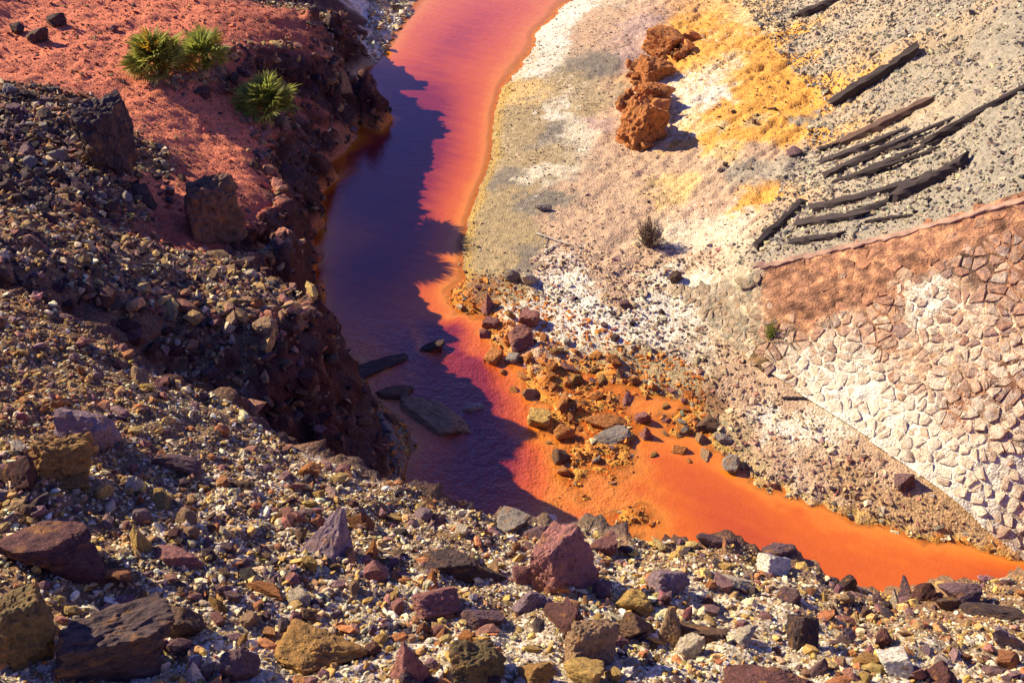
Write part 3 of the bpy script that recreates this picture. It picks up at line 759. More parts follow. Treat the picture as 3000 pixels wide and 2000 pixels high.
gravel('gravel', 'pale and rusty pebbles lying along the right shore', P_[~grey], sz[~grey], c[~grey], False, 33, .28, .5)

# far white pebble shore
r_ = np.random.default_rng(36)
x, y, z, u, v = field(3500, -5.5, -1.5, 19.5, 27.5, lambda x, y, z, u, v: (z > -.02) & (z < .35) & (u > 842) & (u < 945) & (v < 160), r_)
gravel('gravel', 'white pebbles on the far spit beside the red water', np.stack([x, y, z], -1), np.clip(np.exp(r_.normal(math.log(.085), .4, len(x))), .03, .25), jit(pick([(WHITE, 4), (CREAM, 4), (OTAN, 1), (PGREY, 1.5), (BRN, 1)], len(x), r_), r_), False, 37)

# ---------------------------------------------------------------- boulders and rocks one can point to
CN = {'purple':(.17,.10,.11),'lilac':(.26,.18,.20),'pinkish':(.32,.14,.125),'ochre':(.34,.19,.06),'rusty':(.29,.12,.055),'dark':(.085,.055,.052),'dark red':(.12,.05,.045),'tan':(.36,.23,.13),'cream':(.58,.49,.35),'white':(.74,.70,.60),'grey':(.30,.26,.23),'brown':(.17,.10,.065),'olive':(.20,.14,.06),'yellow':(.52,.34,.11),'orange':(.50,.20,.06)}
def place_rock(name, u, v, w, h, colour, kind, seed, n=4, rz=None, tilt=.25, sink=.22, depth=.85, material=None, data=None):
    r_ = np.random.default_rng(seed)
    p = at(u, v + .30 * h)
    s = depth_of(p) / FPX
    wx_, wz_ = w * s * 1.05, h * s * 1.02
    if kind == 'slab': wz_ *= .8; depth *= .55
    if kind == 'crag': wz_ *= 1.3; depth *= .6
    elif kind in ('boulder', 'block', 'spike') and p[1] < 7.5: wz_ *= 1.18; depth *= .85
    o = link(name, data or rock_mesh(n, seed, kind, material or M_rock))
    o.scale = (wx_, max(wx_ * depth, wz_ * .6), wz_)
    o.rotation_euler = (r_.normal(0, tilt * .5), r_.normal(0, tilt * .5), (r_.uniform(.35, .75) if kind == 'crag' else r_.uniform(-.5, .5)) if rz is None else rz)
    nv = Vector(nrm(p[0], p[1], max(.15, wx_ * .6)))
    if p[1] < 7.5: o.rotation_euler = (Vector((0, 0, 1)).rotation_difference(Vector((nv.x * .6, nv.y, nv.z)).normalized()).to_matrix() @ o.rotation_euler.to_matrix()).to_euler()
    o.location = (p[0], p[1] + .1 * wx_, max(float(hz(p[0], p[1] + .1 * wx_)), -.05) + wz_ * (.5 - sink))
    o.color = tuple(np.clip(np.array(CN[colour]) * np.exp(r_.normal(0, .10)), 0, 1)) + (1,)
    return o
# u, v, w, h, colour, shape, label, short phrase for its neighbours
ROCKS = [
 (207,995,132,104,'lilac','boulder','lilac grey boulder highest of the big ones on the left slope','the lilac grey boulder'),
 (145,1062,150,100,'ochre','crag','ochre boulder just below the lilac grey boulder','the ochre topped boulder'),
 (33,1092,100,90,'dark red','boulder','dark rock at the photo\'s left edge beside the ochre topped boulder','the dark rock at the left edge'),
 (163,1110,85,36,'ochre','slab','flat ochre stone lying under the ochre topped boulder','the flat ochre stone'),
 (405,1068,112,50,'purple','slab','flat purple slab with a black underside below the gully rim','the flat purple slab'),
 (552,1115,74,40,'brown','slab','low brown slab near the rim above the shaded water','the low brown slab'),
 (714,1082,52,30,'orange','block','small bright orange block perched on the rim over the shaded gully','the bright orange block'),
 (773,1228,128,118,'lilac','spike','pointed lilac rock rising like a pyramid from the left gravel','the pointed lilac rock'),
 (105,1284,232,92,'dark red','boulder','long dark red boulder at the photo\'s left edge','the long dark red boulder'),
 (330,1243,58,58,'yellow','boulder','pale yellow stone in open gravel right of the long dark red boulder','the pale yellow stone'),
 (276,1320,84,50,'rusty','boulder','rusty red rock just below the pale yellow stone','the rusty red rock'),
 (62,1442,160,160,'olive','crag','big olive brown block in the lower left corner','the olive brown block'),
 (267,1500,310,140,'dark','crag','largest boulder of all, dark with rusty streaks, at the lower left','the largest boulder'),
 (420,1436,116,72,'brown','boulder','dark brown rock touching the upper right of the largest boulder','the dark brown rock'),
 (729,1500,208,90,'ochre','boulder','wide yellow ochre boulder with crumbly surface at the bottom','the yellow ochre boulder'),
 (556,1536,94,72,'purple','boulder','purple brown rock between the largest and the yellow ochre boulders','the purple brown rock'),
 (452,1541,62,60,'white','spike','white pointed stone at the right foot of the largest boulder','the white pointed stone'),
 (514,1364,92,34,'purple','slab','thin purple slab lying in the middle of the left gravel','the thin purple slab'),
 (610,1356,88,30,'orange','slab','thin orange tan slab just right of the thin purple slab','the thin orange slab'),
 (503,1393,48,36,'ochre','boulder','small ochre lump below the thin purple slab','the ochre lump'),
 (688,1375,58,34,'cream','boulder','small cream stone right of the thin orange slab','the cream stone'),
 (411,1283,112,44,'pinkish','slab','pinkish slab tilted in gravel right of the pale yellow stone','the tilted pinkish slab'),
 (1283,1280,158,148,'pinkish','boulder','big pinkish red boulder standing on the rim above the orange water','the big pinkish boulder'),
 (1380,1254,80,42,'pinkish','boulder','small pinkish rock at the right shoulder of the big pinkish boulder','the small pinkish rock'),
 (1253,1195,56,38,'white','round','smooth white stone behind the big pinkish boulder','the smooth white stone'),
 (1176,1206,82,62,'grey','boulder','grey brown rock on the rim left of the smooth white stone','the grey rim rock'),
 (1232,1222,58,40,'purple','boulder','small purple rock wedged under the smooth white stone','the wedged purple rock'),
 (1060,1300,208,88,'dark','slab','long blackish slab leaning in the gravel left of the big pinkish boulder','the long blackish slab'),
 (855,1262,34,54,'orange','spike','small orange shard standing right of the pointed lilac rock','the orange shard'),
 (1003,1388,104,58,'pinkish','block','pinkish red wedge with a black right side below the long blackish slab','the pinkish red wedge'),
 (1112,1424,96,48,'purple','slab','thin purple slab leaning over its shadow right of the pinkish red wedge','the leaning purple slab'),
 (1222,1382,92,48,'lilac','boulder','lilac rock below the big pinkish boulder','the lilac rock'),
 (1290,1424,108,66,'dark red','boulder','dark red jagged rock below the lilac rock','the dark red jagged rock'),
 (1350,1484,152,100,'tan','crag','tan brown block in pale gravel below the dark red jagged rock','the tan brown block'),
 (938,1520,118,118,'pinkish','spike','reddish pointed rock at the bottom between the yellow and olive ochre boulders','the reddish pointed rock'),
 (1098,1526,172,104,'olive','crag','big olive ochre block at the bottom right of the reddish pointed rock','the olive ochre block'),
 (1075,1465,42,32,'orange','block','small orange cube shaped stone above the olive ochre block','the orange cube'),
 (1458,1382,86,52,'yellow','boulder','pale yellow rough rock right of the lilac rock','the pale yellow rock'),
 (1466,1442,96,62,'brown','boulder','brown rock with a deep shadow under the pale yellow rough rock','the brown shadowed rock'),
 (1538,1434,80,92,'tan','spike','tan upright shard right of the brown shadowed rock','the tan upright shard'),
 (994,1328,34,44,'orange','spike','little tan orange shard at the foot of the long blackish slab','the little tan shard'),
 (830,1198,64,40,'rusty','boulder','rusty rock on the slope behind the pointed lilac rock','the rusty slope rock'),
 (1200,1318,46,62,'pinkish','slab','pinkish splinter leaning on the left of the big pinkish boulder','the pinkish splinter'),
 (1232,1550,86,46,'ochre','boulder','low ochre rock cut by the bottom edge right of the olive ochre block','the low ochre rock'),
 (1340,1546,90,48,'yellow','boulder','yellowish rock cut by the bottom edge under the tan brown block','the yellowish rock'),
 (1534,1334,98,74,'lilac','round','rounded lilac grey boulder half sunk in gravel right of the small pinkish rock','the rounded lilac boulder'),
 (1690,1342,76,36,'cream','slab','flat cream tan stone below the purple crest rocks','the flat cream stone'),
 (1775,1297,70,44,'white','block','chalky white block under the crest of the near slope','the chalky white block'),
 (1788,1268,88,46,'purple','boulder','purple crest rock just behind the chalky white block','the purple crest rock'),
 (1650,1244,96,36,'purple','slab','low purple crest slab against the orange water','the low purple crest slab'),
 (1945,1342,46,46,'dark','round','dark round stone on the crest beside the orange water','the dark round stone'),
 (2078,1354,52,58,'purple','spike','purple pointed rock on the crest at the lower right','the purple crest spike'),
 (2122,1364,62,54,'dark red','boulder','dark red angular rock right of the purple pointed crest rock','the dark red crest rock'),
 (2206,1368,88,48,'purple','boulder','broad purple rock on the crest near the right edge','the broad purple rock'),
 (1842,1460,92,78,'dark','crag','dark upright block standing in the lower right gravel','the dark gravel block'),
 (1612,1452,112,62,'brown','slab','brown slab sloping beside the tan upright shard','the sloping brown slab'),
 (1706,1464,50,56,'cream','boulder','cream stone between the sloping brown slab and the dark block','the upright cream stone'),
 (2056,1523,88,54,'white','block','pale whitish block in the lower right gravel','the whitish block'),
 (2312,1468,86,52,'lilac','boulder','lilac stone at the right edge','the lilac edge stone'),
 (1749,1560,210,66,'dark red','round','dark red rounded boulder cut by the bottom edge','the dark red bottom boulder'),
 (1986,1515,64,38,'ochre','round','ochre rounded stone left of the pale whitish block','the ochre rounded stone'),
 (2287,1402,136,38,'dark','slab','long dark slab near the right edge below the broad purple rock','the long dark slab'),
 (2156,1558,96,52,'dark red','boulder','dark red rock at the bottom right of the pale whitish block','the dark red corner rock'),
 (1580,1490,66,66,'cream','boulder','cream and yellow rock under the sloping brown slab','the cream yellow rock'),
 (2052,1382,36,56,'cream','spike','pale upright stone leaning on the purple pointed crest rock','the pale upright stone'),
 (2184,1384,84,44,'brown','slab','brown slab beneath the broad purple rock','the brown crest slab'),
 (1193,780,62,56,'pinkish','boulder','pinkish boulder with a black shadow at the edge of the orange shallows','the pinkish shore boulder'),
 (1238,962,52,44,'yellow','block','yellow orange block standing in the orange shallows','the yellow shallows block'),
 (1395,972,104,34,'orange','slab','long tilted orange slab in the middle of the orange rapids','the tilted orange slab'),
 (1405,1004,92,28,'grey','slab','flat grey slab beside the long tilted orange slab','the flat grey slab'),
 (1176,632,36,34,'grey','round','rounded grey stone on the shore, left one of a pair','the grey shore stone'),
 (1214,640,38,36,'cream','round','rounded pale stone on the shore, right one of a pair','the pale shore stone'),
 (2085,1102,62,44,'purple','spike','dark triangular rock at the foot of the stone wall','the triangular rock'),
 (1620,975,56,32,'brown','boulder','brown rock on the shore left of the wall foot','the brown shore rock'),
 (1660,1010,44,24,'grey','slab','grey flat stone on the shore just below the brown shore rock','the grey shore slab'),
 (1552,636,34,34,'dark','boulder','dark stone at the tip of the stone wall','the dark wall tip stone'),
 (130,50,44,32,'dark','boulder','dark stone alone on red soil, topmost of three','the topmost dark stone'),
 (92,84,50,40,'dark','boulder','largest dark stone on red soil with a shadow to its right','the dark red soil stone'),
 (43,68,34,26,'dark','boulder','dark stone at far left on the red soil','the far left dark stone'),
 (262,66,22,16,'purple','boulder','tiny purple stone alone on red soil above the palms','the tiny purple stone'),
 (607,752,54,44,'tan','round','rounded tan boulder half in shade below the gravel ledge','the rounded tan boulder'),
 (652,842,42,18,'tan','slab','pale slab sticking out of the shaded bank','the pale shaded slab'),
 (560,690,54,22,'tan','slab','tan splinter at the edge of the gravel ledge above the gully','the tan splinter'),
 (320,868,56,50,'tan','boulder','tan orange boulder near the gully rim on the left slope','the tan rim boulder'),
 (1825,350,34,20,'purple','boulder','purple stone alone on pale ground left of the timbers','the lone purple stone'),
 (1290,1050,44,36,'brown','boulder','brown rock at the edge of the shadow in the orange rapids','the brown rapids rock'),
 (985,972,200,34,'tan','slab','long pale low rock in the shaded stream','the long stream rock'),
 (870,850,140,30,'dark','slab','dark low rock across the head of the shaded rapids','the dark rapids rock'),
 (985,800,80,22,'dark','slab','small dark slab on the brink where the shaded pool spills over','the brink slab'),
 (905,905,90,26,'brown','slab','brown slab in shade between the dark rapids rock and the long pale rock','the brown stream slab'),
 (1085,935,60,22,'grey','slab','grey slab near the shadow edge beside the long pale rock','the grey stream slab'),
 (1248,478,40,24,'grey','slab','grey slab lying on the pink shore flat','the grey flat slab'),
 (790,196,44,52,'tan','spike','sunlit triangular rock on the shaded river cliff','the cliff triangle'),
]
LAND = []
for i, (u, v, w, h, c, k, lab, short) in enumerate(ROCKS):
    o = place_rock('boulder' if w >= 90 else 'rock', u, v, w * (.86 if k == 'crag' else 1), h, c, k, 500 + i, 5 if w > 140 else 4 if w > 60 else 3)
    tag(o, lab, 'boulder' if w >= 90 else 'rock', 'rocks on the near slope' if v > 1000 and not (1200 < u < 1700 and v < 1100) else 'rocks along the river')
    LAND.append((short, u, v))

# the two upright blocks of the left bank
def crag(u, v, w, h, deep, colour, seed, rz, label, short):
    p = at(u, v + .42 * h)
    s = depth_of(p) / FPX
    o = link('rock_block', rock_mesh(5, seed, 'crag', M_rock))
    o.scale = (w * s, deep, h * s * 1.12)
    o.rotation_euler = (0.05, -0.04, rz)
    o.location = (p[0], p[1] + deep * .35, p[2] + h * s * .36)
    o.color = CN[colour] + (1,)
    tag(o, label, 'rock', 'rock blocks on the left bank')
    LAND.append((short, u, v))
crag(258, 325, 135, 165, .6, 'dark', 703, .75, 'tall dark upright rock block with a sunlit top among black rubble', 'the tall dark rock block')
crag(490, 492, 140, 150, .6, 'brown', 711, .62, 'squat brown rock block on the lower edge of the red bank', 'the squat rock block')

# ---------------------------------------------------------------- countable stones
shared = {k: [rock_mesh(3, 40 + 7 * j + 100 * q, k, M_rock) for j in range(8)] for q, k in enumerate(('boulder', 'slab', 'block', 'spike'))}
def rand_in(poly, r_):
    xs = [p[0] for p in poly]; ys = [p[1] for p in poly]
    while True:
        u, v = r_.uniform(min(xs), max(xs)), r_.uniform(min(ys), max(ys))
        if inside_poly(np.array([u]), np.array([v]), poly)[0]: return u, v
ZONES = [
 ([(0,205),(60,195),(130,215),(200,250),(290,420),(300,500),(0,470)], 62, (20,44), ['dark','dark','dark','purple','dark','brown','grey'], 'stones of the dark rubble heap'),
 ([(300,330),(360,320),(420,400),(410,470),(320,430)], 14, (20,34), ['dark','purple','dark','grey'], 'stones of the dark rubble heap'),
 ([(0,1010),(500,1080),(900,1160),(1200,1250),(1900,1360),(2352,1360),(2352,1568),(0,1568)], 115, (20,56), ['rusty','ochre','purple','tan','cream','dark red','brown','lilac','yellow','pinkish'], 'stones scattered on the near slope'),
 ([(120,540),(300,560),(450,600),(690,640),(600,690),(420,660),(150,590)], 16, (18,32), ['tan','purple','cream','brown','dark'], 'stones on the gravel ledge'),
 ([(1100,650),(1300,780),(1500,870),(1650,960),(1700,1080),(1480,1040),(1300,1090),(1200,940),(1100,760)], 66, (16,50), ['orange','orange','orange','ochre','orange','pinkish','grey','tan'], 'stones in the orange shallows'),
 ([(1400,640),(1540,600),(1560,700),(1500,820),(1340,830)], 12, (14,28), ['dark','purple','grey','cream'], 'stones on the salt crusted shore'),
 ([(1650,250),(1850,150),(1880,330),(1780,440),(1650,420)], 14, (9,15), ['dark','purple','brown'], 'dark stones on the ochre mound'),
]
STN = []
taken = [(q[0], q[1], max(q[2], q[3])) for q in ROCKS] + [(258, 322, 200), (490, 492, 170)]
r_ = np.random.default_rng(77)
for zi, (poly, n, (a, b), cols, grp) in enumerate(ZONES):
    cnt = tries = 0
    while cnt < n and tries < 4000:
        tries += 1
        u, v = rand_in(poly, r_)
        w = r_.uniform(a, b)
        if any(abs(u - t[0]) < .55 * (w + t[2]) * .9 and abs(v - t[1]) < .42 * (w + t[2]) * .8 for t in taken): continue
        cnt += 1
        taken.append((u, v, w))
        k = r_.choice(['boulder', 'slab', 'block', 'spike'], p=[.45, .27, .18, .10])
        h = w * {'boulder': .75, 'slab': .42, 'block': .75, 'spike': .9}[k] * r_.uniform(.85, 1.15)
        c = cols[r_.integers(len(cols))]
        o = place_rock('stone', u, v, w, h, c, str(k), int(2000 + len(STN)), 3, r_.uniform(0, 6.28), .5, .25, .8, None, shared[str(k)][r_.integers(8)])
        STN.append((o, u, v, w, c, str(k), grp))
ORD = ['', 'second', 'third', 'fourth', 'fifth', 'sixth', 'seventh', 'eighth', 'ninth', 'tenth', 'eleventh', 'twelfth']
fam = {}
for (o, u, v, w, c, k, grp) in STN:
    short, lu, lv = min(LAND, key=lambda q: (q[1] - u) ** 2 + (q[2] - v) ** 2)
    dx, dy = u - lu, v - lv
    where = ('right of' if dx > 0 else 'left of') if abs(dx) > abs(dy) else ('below' if dy > 0 else 'above')
    shape = {'boulder': 'angular', 'slab': 'flat', 'block': 'blocky', 'spike': 'pointed'}[k]
    fam.setdefault((c, shape, where, short), []).append((math.hypot(dx, dy), o, grp))
for (c, shape, where, short), ls in fam.items():
    ls.sort(key=lambda q: q[0])
    for i, (_, o, grp) in enumerate(ls):
        lab = f'small {c} {shape} stone {where} {short}' + (f', {ORD[i]} closest to it' if i else '')
        tag(o, lab, 'stone', grp)

# ---------------------------------------------------------------- rusty outcrops on the right shore
jag = [rock_mesh(2, 1300 + j, ['boulder', 'block', 'spike', 'slab'][j % 4], M_rock) for j in range(12)]
def outcrop(poly, n, a, b, seed, label, base_z=.0, core=None):
    r_ = np.random.default_rng(seed)
    cu, cv = np.mean([p[0] for p in poly]), max(p[1] for p in poly)
    root = link('rock_outcrop', None); p0 = at(cu, cv - 15); root.location = p0
    tag(root, label, 'rock outcrop', 'rusty outcrops on the right shore')
    for (u, v, w, h) in core or ():
        p = at(u, v + .3 * h); s = depth_of(p) / FPX
        o = link('rock_core', rock_mesh(5, seed + int(u), 'crag', M_rock), root)
        o.scale = (w * s, w * s * .9, h * s * 1.1); o.rotation_euler = (.15, .2, .5); o.color = (.42, .16, .05, 1)
        o.location = Vector((p[0], p[1], p[2] + h * s * .28)) - Vector(p0)
    items = sorted([rand_in(poly, r_) for _ in range(n)], key=lambda q: q[1])
    vmax, vmin = max(p[1] for p in poly), min(p[1] for p in poly)
    for j, (u, v) in enumerate(items):
        p = at(u, v); s = depth_of(p) / FPX
        w = r_.uniform(a, b) * s
        k = ['boulder', 'block', 'slab', 'boulder'][r_.integers(4)]
        o = link('rock_chunk', jag[r_.integers(12)], root)
        o.scale = (w * r_.uniform(.8, 1.6), w * r_.uniform(.6, 1.1), w * r_.uniform(.3, .75))
        o.rotation_euler = (.7 + r_.normal(0, .28), .35 + r_.normal(0, .28), .5 + r_.normal(0, .45))
        edge = min(1, 3.0 * min((v - vmin), (vmax - v)) / (vmax - vmin))
        o.location = Vector((p[0], p[1], p[2] + w * .12 + .22 * base_z * edge)) - Vector(p0)
        o.color = tuple(np.clip(np.array((.54, .22, .07)) * np.exp(r_.normal(0, .35)), 0, 1)) + (1,)
outcrop([(1432,330),(1422,275),(1440,225),(1500,195),(1528,225),(1520,290),(1500,340),(1460,350)], 120, 9, 34, 5, 'rusty orange rock outcrop of jagged chunks in the middle of the right shore', 1.3, [(1478, 285, 105, 120), (1495, 225, 70, 70)])
outcrop([(1450,195),(1445,155),(1520,130),(1580,85),(1600,60),(1590,110),(1540,165),(1500,200)], 70, 8, 26, 6, 'rusty rubble band linking the lower outcrop to the big rusty boulder', .3, [(1500, 160, 80, 50)])
o = place_rock('boulder', 1522, 98, 84, 66, 'orange', 'block', 905, 4)
tag(o, 'big rusty boulder with a shaded underside at the upper end of the outcrop', 'boulder', 'rocks along the river')

# ---------------------------------------------------------------- stone-pitched wall
wall = link('stone_wall', None); wall.location = footW[2]
tag(wall, 'sloping wall of pitched brown stones crusted with white salt', 'wall')
WB = Vector(footW[2])
a_ax = footW[4] - footW[0]; a_ax[2] = 0; a_ax /= np.linalg.norm(a_ax)
cen = copW[3] - footW[1]
n_ax = np.cross(a_ax, cen - a_ax * (cen @ a_ax)); n_ax /= np.linalg.norm(n_ax)
if n_ax[2] < 0: n_ax = -n_ax
b_ax = np.cross(n_ax, a_ax)
if b_ax[2] < 0: b_ax = -b_ax
org = footW[0]
def to_ab(p): q = np.asarray(p) - org; return np.array([q @ a_ax, q @ b_ax])
def from_ab(ab):
    q = org + a_ax * ab[0] + b_ax * ab[1]
    return np.array([q[0], q[1], float(samp(ZB, q[0], q[1]))])
nose3 = [np.array(unproj(1556,640,.33)), np.array(unproj(1650,745,.3)), np.array(unproj(1745,852,.28))]
poly_ab = [to_ab(p) for p in nose3] + [to_ab(p) for p in footW] + [to_ab(p) for p in copW[::-1]]
pa = np.array(poly_ab)
WK = [(1650,690,GREY,.25),(1700,770,GREY,.3),(1600,660,GREY,.2),(1720,650,GREY,.2),(1740,830,TAN,.3),(1780,640,BRN,0),(1800,700,BRN,0),(1900,620,BRN,0),(1900,700,BRN,0),(1860,740,BRN,.1),(2000,580,BRN,0),(2000,660,BRN,.0),(2200,530,BRN,0),(2330,490,BRN,0),(2120,600,BRN,0),(2300,560,BRN,.15),(2250,620,DARK,.25),(2340,640,BRN,.3),(2050,710,BRN,.35),(1800,800,TAN,.5),(1900,790,WHT,.6),(2110,700,WHT,.9),(1850,860,WHT,.9),(1960,850,WHT,.8),(2030,780,BRN,.45),(1900,920,WHT,1.),(2000,930,WHT,1.),(2100,860,PINK,.55),(2200,740,PINK,.6),(2200,850,PINK,.5),(2300,760,PINK,.45),(2320,880,BRN,.5),(2200,950,BRN,.5),(2100,980,WHT,1.),(2060,1040,WHT,.9),(2200,1060,WHT,.95),(2280,1000,PINK,.55),(2300,1120,WHT,.8),(2250,1150,WHT,.85),(2330,1200,PINK,.6),(1960,1000,WHT,.9),(1810,880,WHT,.7)]
WKW = np.array([at(k[0], k[1])[:2] for k in WK]); WKC = np.array([k[2] + (k[3],) for k in WK])
BRW = np.array((.33, .165, .10))
WKC[:, :3] = np.where(np.all(WKC[:, :3] == np.array(BRN), 1)[:, None], BRW, WKC[:, :3])
def wall_col(x, y):
    x = np.atleast_1d(x); y = np.atleast_1d(y)
    d2 = (x[:, None] - WKW[:, 0]) ** 2 + (y[:, None] - WKW[:, 1]) ** 2
    w = 1 / (d2 + .01) ** 2.5
    return (w / w.sum(1, keepdims=True)) @ WKC
# mortar bed
amin, amax = pa[:, 0].min() - .1, pa[:, 0].max() + .1; bmin, bmax = pa[:, 1].min() - .1, pa[:, 1].max() + .1
ga_, gb_ = np.arange(amin, amax, .045), np.arange(bmin, bmax, .045)
AA, BB = np.meshgrid(ga_, gb_)
Q = org + AA[..., None] * a_ax + BB[..., None] * b_ax
Q[..., 2] = samp(ZB, Q[..., 0], Q[..., 1])
mn = fbm(Q, 8.0, 4, 131)
Q = Q + n_ax * (.012 + .045 * mn)[..., None]
ins = inside_poly(AA, BB, [tuple(p) for p in poly_ab])
ii = np.arange(AA.size).reshape(AA.shape)
kq = ins[:-1, :-1] | ins[1:, 1:] | ins[:-1, 1:] | ins[1:, :-1]
MF = np.stack([ii[:-1, :-1], ii[:-1, 1:], ii[1:, 1:], ii[1:, :-1]], -1)[kq]
used = np.unique(MF); rm = np.full(AA.size, -1); rm[used] = np.arange(len(used))
mv = Q.reshape(-1, 3)[used]; mc = wall_col(mv[:, 0], mv[:, 1]); mc[:, 3] *= .84; mvn = fbm(mv, 9.0, 3, 141)[:, None]; mc[:, :3] = np.clip(mc[:, :3] * (1 + 1.2 * mvn) + np.array((.22, .12, .02)) * np.maximum(mvn, 0), .02, 1); mc[:, :3] *= (1 - .28 * smooth(.3, .9, mc[:, 3:4]))
link('mortar_bed', mesh_np('mortar_bed', mv - footW[2], rm[MF], M_ground, mc, True), wall)
# stones: jittered rows -> Voronoi cells, each cut back for its joint and set proud
r_ = np.random.default_rng(91)
seeds = []
row = 0; bb = bmin
while bb < bmax:
    hgt = r_.uniform(.085, .165); aa = amin + r_.uniform(0, .2)
    while aa < amax:
        wd = r_.uniform(.10, .33)
        seeds.append((aa + r_.normal(0, .05), bb + r_.normal(0, .055))); aa += wd
    bb += hgt; row += 1
seeds = np.array(seeds)
ok = inside_poly(seeds[:, 0], seeds[:, 1], [tuple(p) for p in poly_ab])
sd3 = np.array([from_ab(q) for q in seeds]); su, sv, _ = proj(sd3)
infr = ok & (su < 2400)
def clip(poly, nx, ny, c):
    out = []
    for i in range(len(poly)):
        p, q = poly[i], poly[(i + 1) % len(poly)]
        dp, dq = p[0] * nx + p[1] * ny - c, q[0] * nx + q[1] * ny - c
        if dp <= 0: out.append(p)
        if dp * dq < 0:
            t = dp / (dp - dq); out.append((p[0] + (q[0] - p[0]) * t, p[1] + (q[1] - p[1]) * t))
    return out
WST = []
for i in np.where(infr)[0]:
    s0 = seeds[i]
    cell = [(s0[0] - .3, s0[1] - .3), (s0[0] + .3, s0[1] - .3), (s0[0] + .3, s0[1] + .3), (s0[0] - .3, s0[1] + .3)]
    dd = np.hypot(*(seeds - s0).T)
    for j in np.argsort(dd)[1:16]:
        nx, ny = (seeds[j] - s0) / dd[j]
        cell = clip(cell, nx, ny, (nx * (s0[0] + seeds[j][0]) + ny * (s0[1] + seeds[j][1])) / 2 - r_.uniform(.003, .014))
        if len(cell) < 3: break
    if len(cell) < 3: continue
    cell = np.array(cell); cc = cell.mean(0)
    c3 = from_ab(cc); wc_ = wall_col(c3[0], c3[1])[0]
    salt = wc_[3]
    brown = salt < .12 and su[i] > 1745
    if salt > .7 and r_.uniform() < .10: continue
    if brown and r_.uniform() < .45: continue
    shrink = r_.uniform(.84, 1.0) if salt > .6 else r_.uniform(.92, 1.03)
    cell = cc + (cell - cc) * shrink
    # round the corners: cut each one
    m = len(cell); ring = []
    for q in range(m):
        p, nx_ = cell[q], cell[(q + 1) % m]
        ring += [p + (nx_ - p) * r_.uniform(.04, .2), p + (nx_ - p) * r_.uniform(.8, .96)]
    ring = np.array(ring); m = len(ring)
    pr = r_.uniform(-.004, .008) if brown else r_.uniform(.004, .022)
    tilt = r_.normal(0, .10, 2)
    vs = []
    for k, (sc_, hh_) in enumerate(((1.0, -.05), (.98, pr * .7), (.84, pr))):
        for q in ring:
            d = (q - cc) * sc_
            hgt = hh_ + ((d @ tilt) * .6 if k else 0) + (r_.normal(0, .004) if k else 0)
            vs.append(a_ax * d[0] + b_ax * d[1] + n_ax * hgt)
    vs.append(n_ax * (pr + .006))
    fs = []
    for k in (0, 1):
        for q in range(m): fs += [(k * m + q, k * m + (q + 1) % m, (k + 1) * m + (q + 1) % m), (k * m + q, (k + 1) * m + (q + 1) % m, (k + 1) * m + q)]
    for q in range(m): fs.append((2 * m + q, 2 * m + (q + 1) % m, 3 * m))
    bc = np.array(pick([((.44, .26, .18), 4), ((.36, .20, .14), 3), ((.50, .33, .22), 3), ((.33, .22, .18), 2), ((.27, .14, .10), 1)], 1, r_)[0])
    if su[i] < 1745: bc = np.array((.40, .31, .21)) * r_.uniform(.8, 1.15)
    if brown: bc = BRW * r_.uniform(.75, 1.45) + np.array((.05, .02, 0)) * (r_.uniform() < .3)
    cov = np.clip(salt * 1.25 - .38 + r_.normal(0, .30), 0, .9)
    WST.append((np.ptp(cell[:, 0]) * np.ptp(cell[:, 1]), vs, fs, c3, bc * (1 - cov) + np.array((.70, .60, .45)) * cov, salt))
WST.sort(key=lambda q: -q[0])
for _, vs, fs, c3, cc, salt in WST[:290]:
    o = link('stone', mesh_np('stone', vs, fs, M_stone), wall, Vector(c3) - WB + Vector(n_ax) * .012)
    o.color = tuple(cc) + (float(salt),)
sv_, sf_, sc_c, off = [], [], [], 0
for _, vs, fs, c3, cc, salt in WST[290:]:
    vv = np.array(vs) + (c3 - footW[2]) + n_ax * .012
    sv_.append(vv); sf_.append(np.array(fs) + off); off += len(vv); sc_c.append(np.repeat(cc[None], len(vv), 0))
if sv_:
    o = link('small_stones', mesh_np('small_stones', np.concatenate(sv_), np.concatenate(sf_), M_gravel, np.concatenate(sc_c)), wall); o['kind'] = 'stuff'
print('WALL STONES', len(WST))
# coping strip along the top edge, drain hole
cv_, cf = [], []
tt = np.linspace(0, 1, 60)
cpts = np.stack([np.interp(tt * (len(copW) - 1), np.arange(len(copW)), copW[:, k]) for k in range(3)], -1)
for j, p in enumerate(cpts):
    z0 = float(samp(ZB, p[0], p[1])); wob = .006 * math.sin(j * .9) + .008 * math.sin(j * .31)
    up = np.array([0, 0, 1.0]); out = b_ax
    base = np.array([p[0], p[1], z0]) - footW[2] + b_ax * (.018 * math.sin(j * 1.9) + .014 * math.sin(j * .73 + 1))
    for (o1, o2) in ((-.07, -.06), (-.07, .035 + wob), (-.05, .055 + wob), (.04, .06 + wob), (.06, .035 + wob), (.06, -.06)):
        cv_.append(base + out * o1 + n_ax * o2)
for j in range(len(cpts) - 1):
    for q in range(5): cf.append((j * 6 + q, j * 6 + q + 1, (j + 1) * 6 + q + 1, (j + 1) * 6 + q))
link('coping', mesh_np('coping', cv_, cf, M_cop), wall)
ph = at(1936, 609)
dv, df = [], []
for k in range(10):
    a = k * .628
    for rr_, hh_ in ((.055, .035), (.04, .038), (.035, -.06)):
        dv.append(ph - footW[2] + a_ax * rr_ * math.cos(a) + b_ax * rr_ * math.sin(a) + n_ax * hh_)
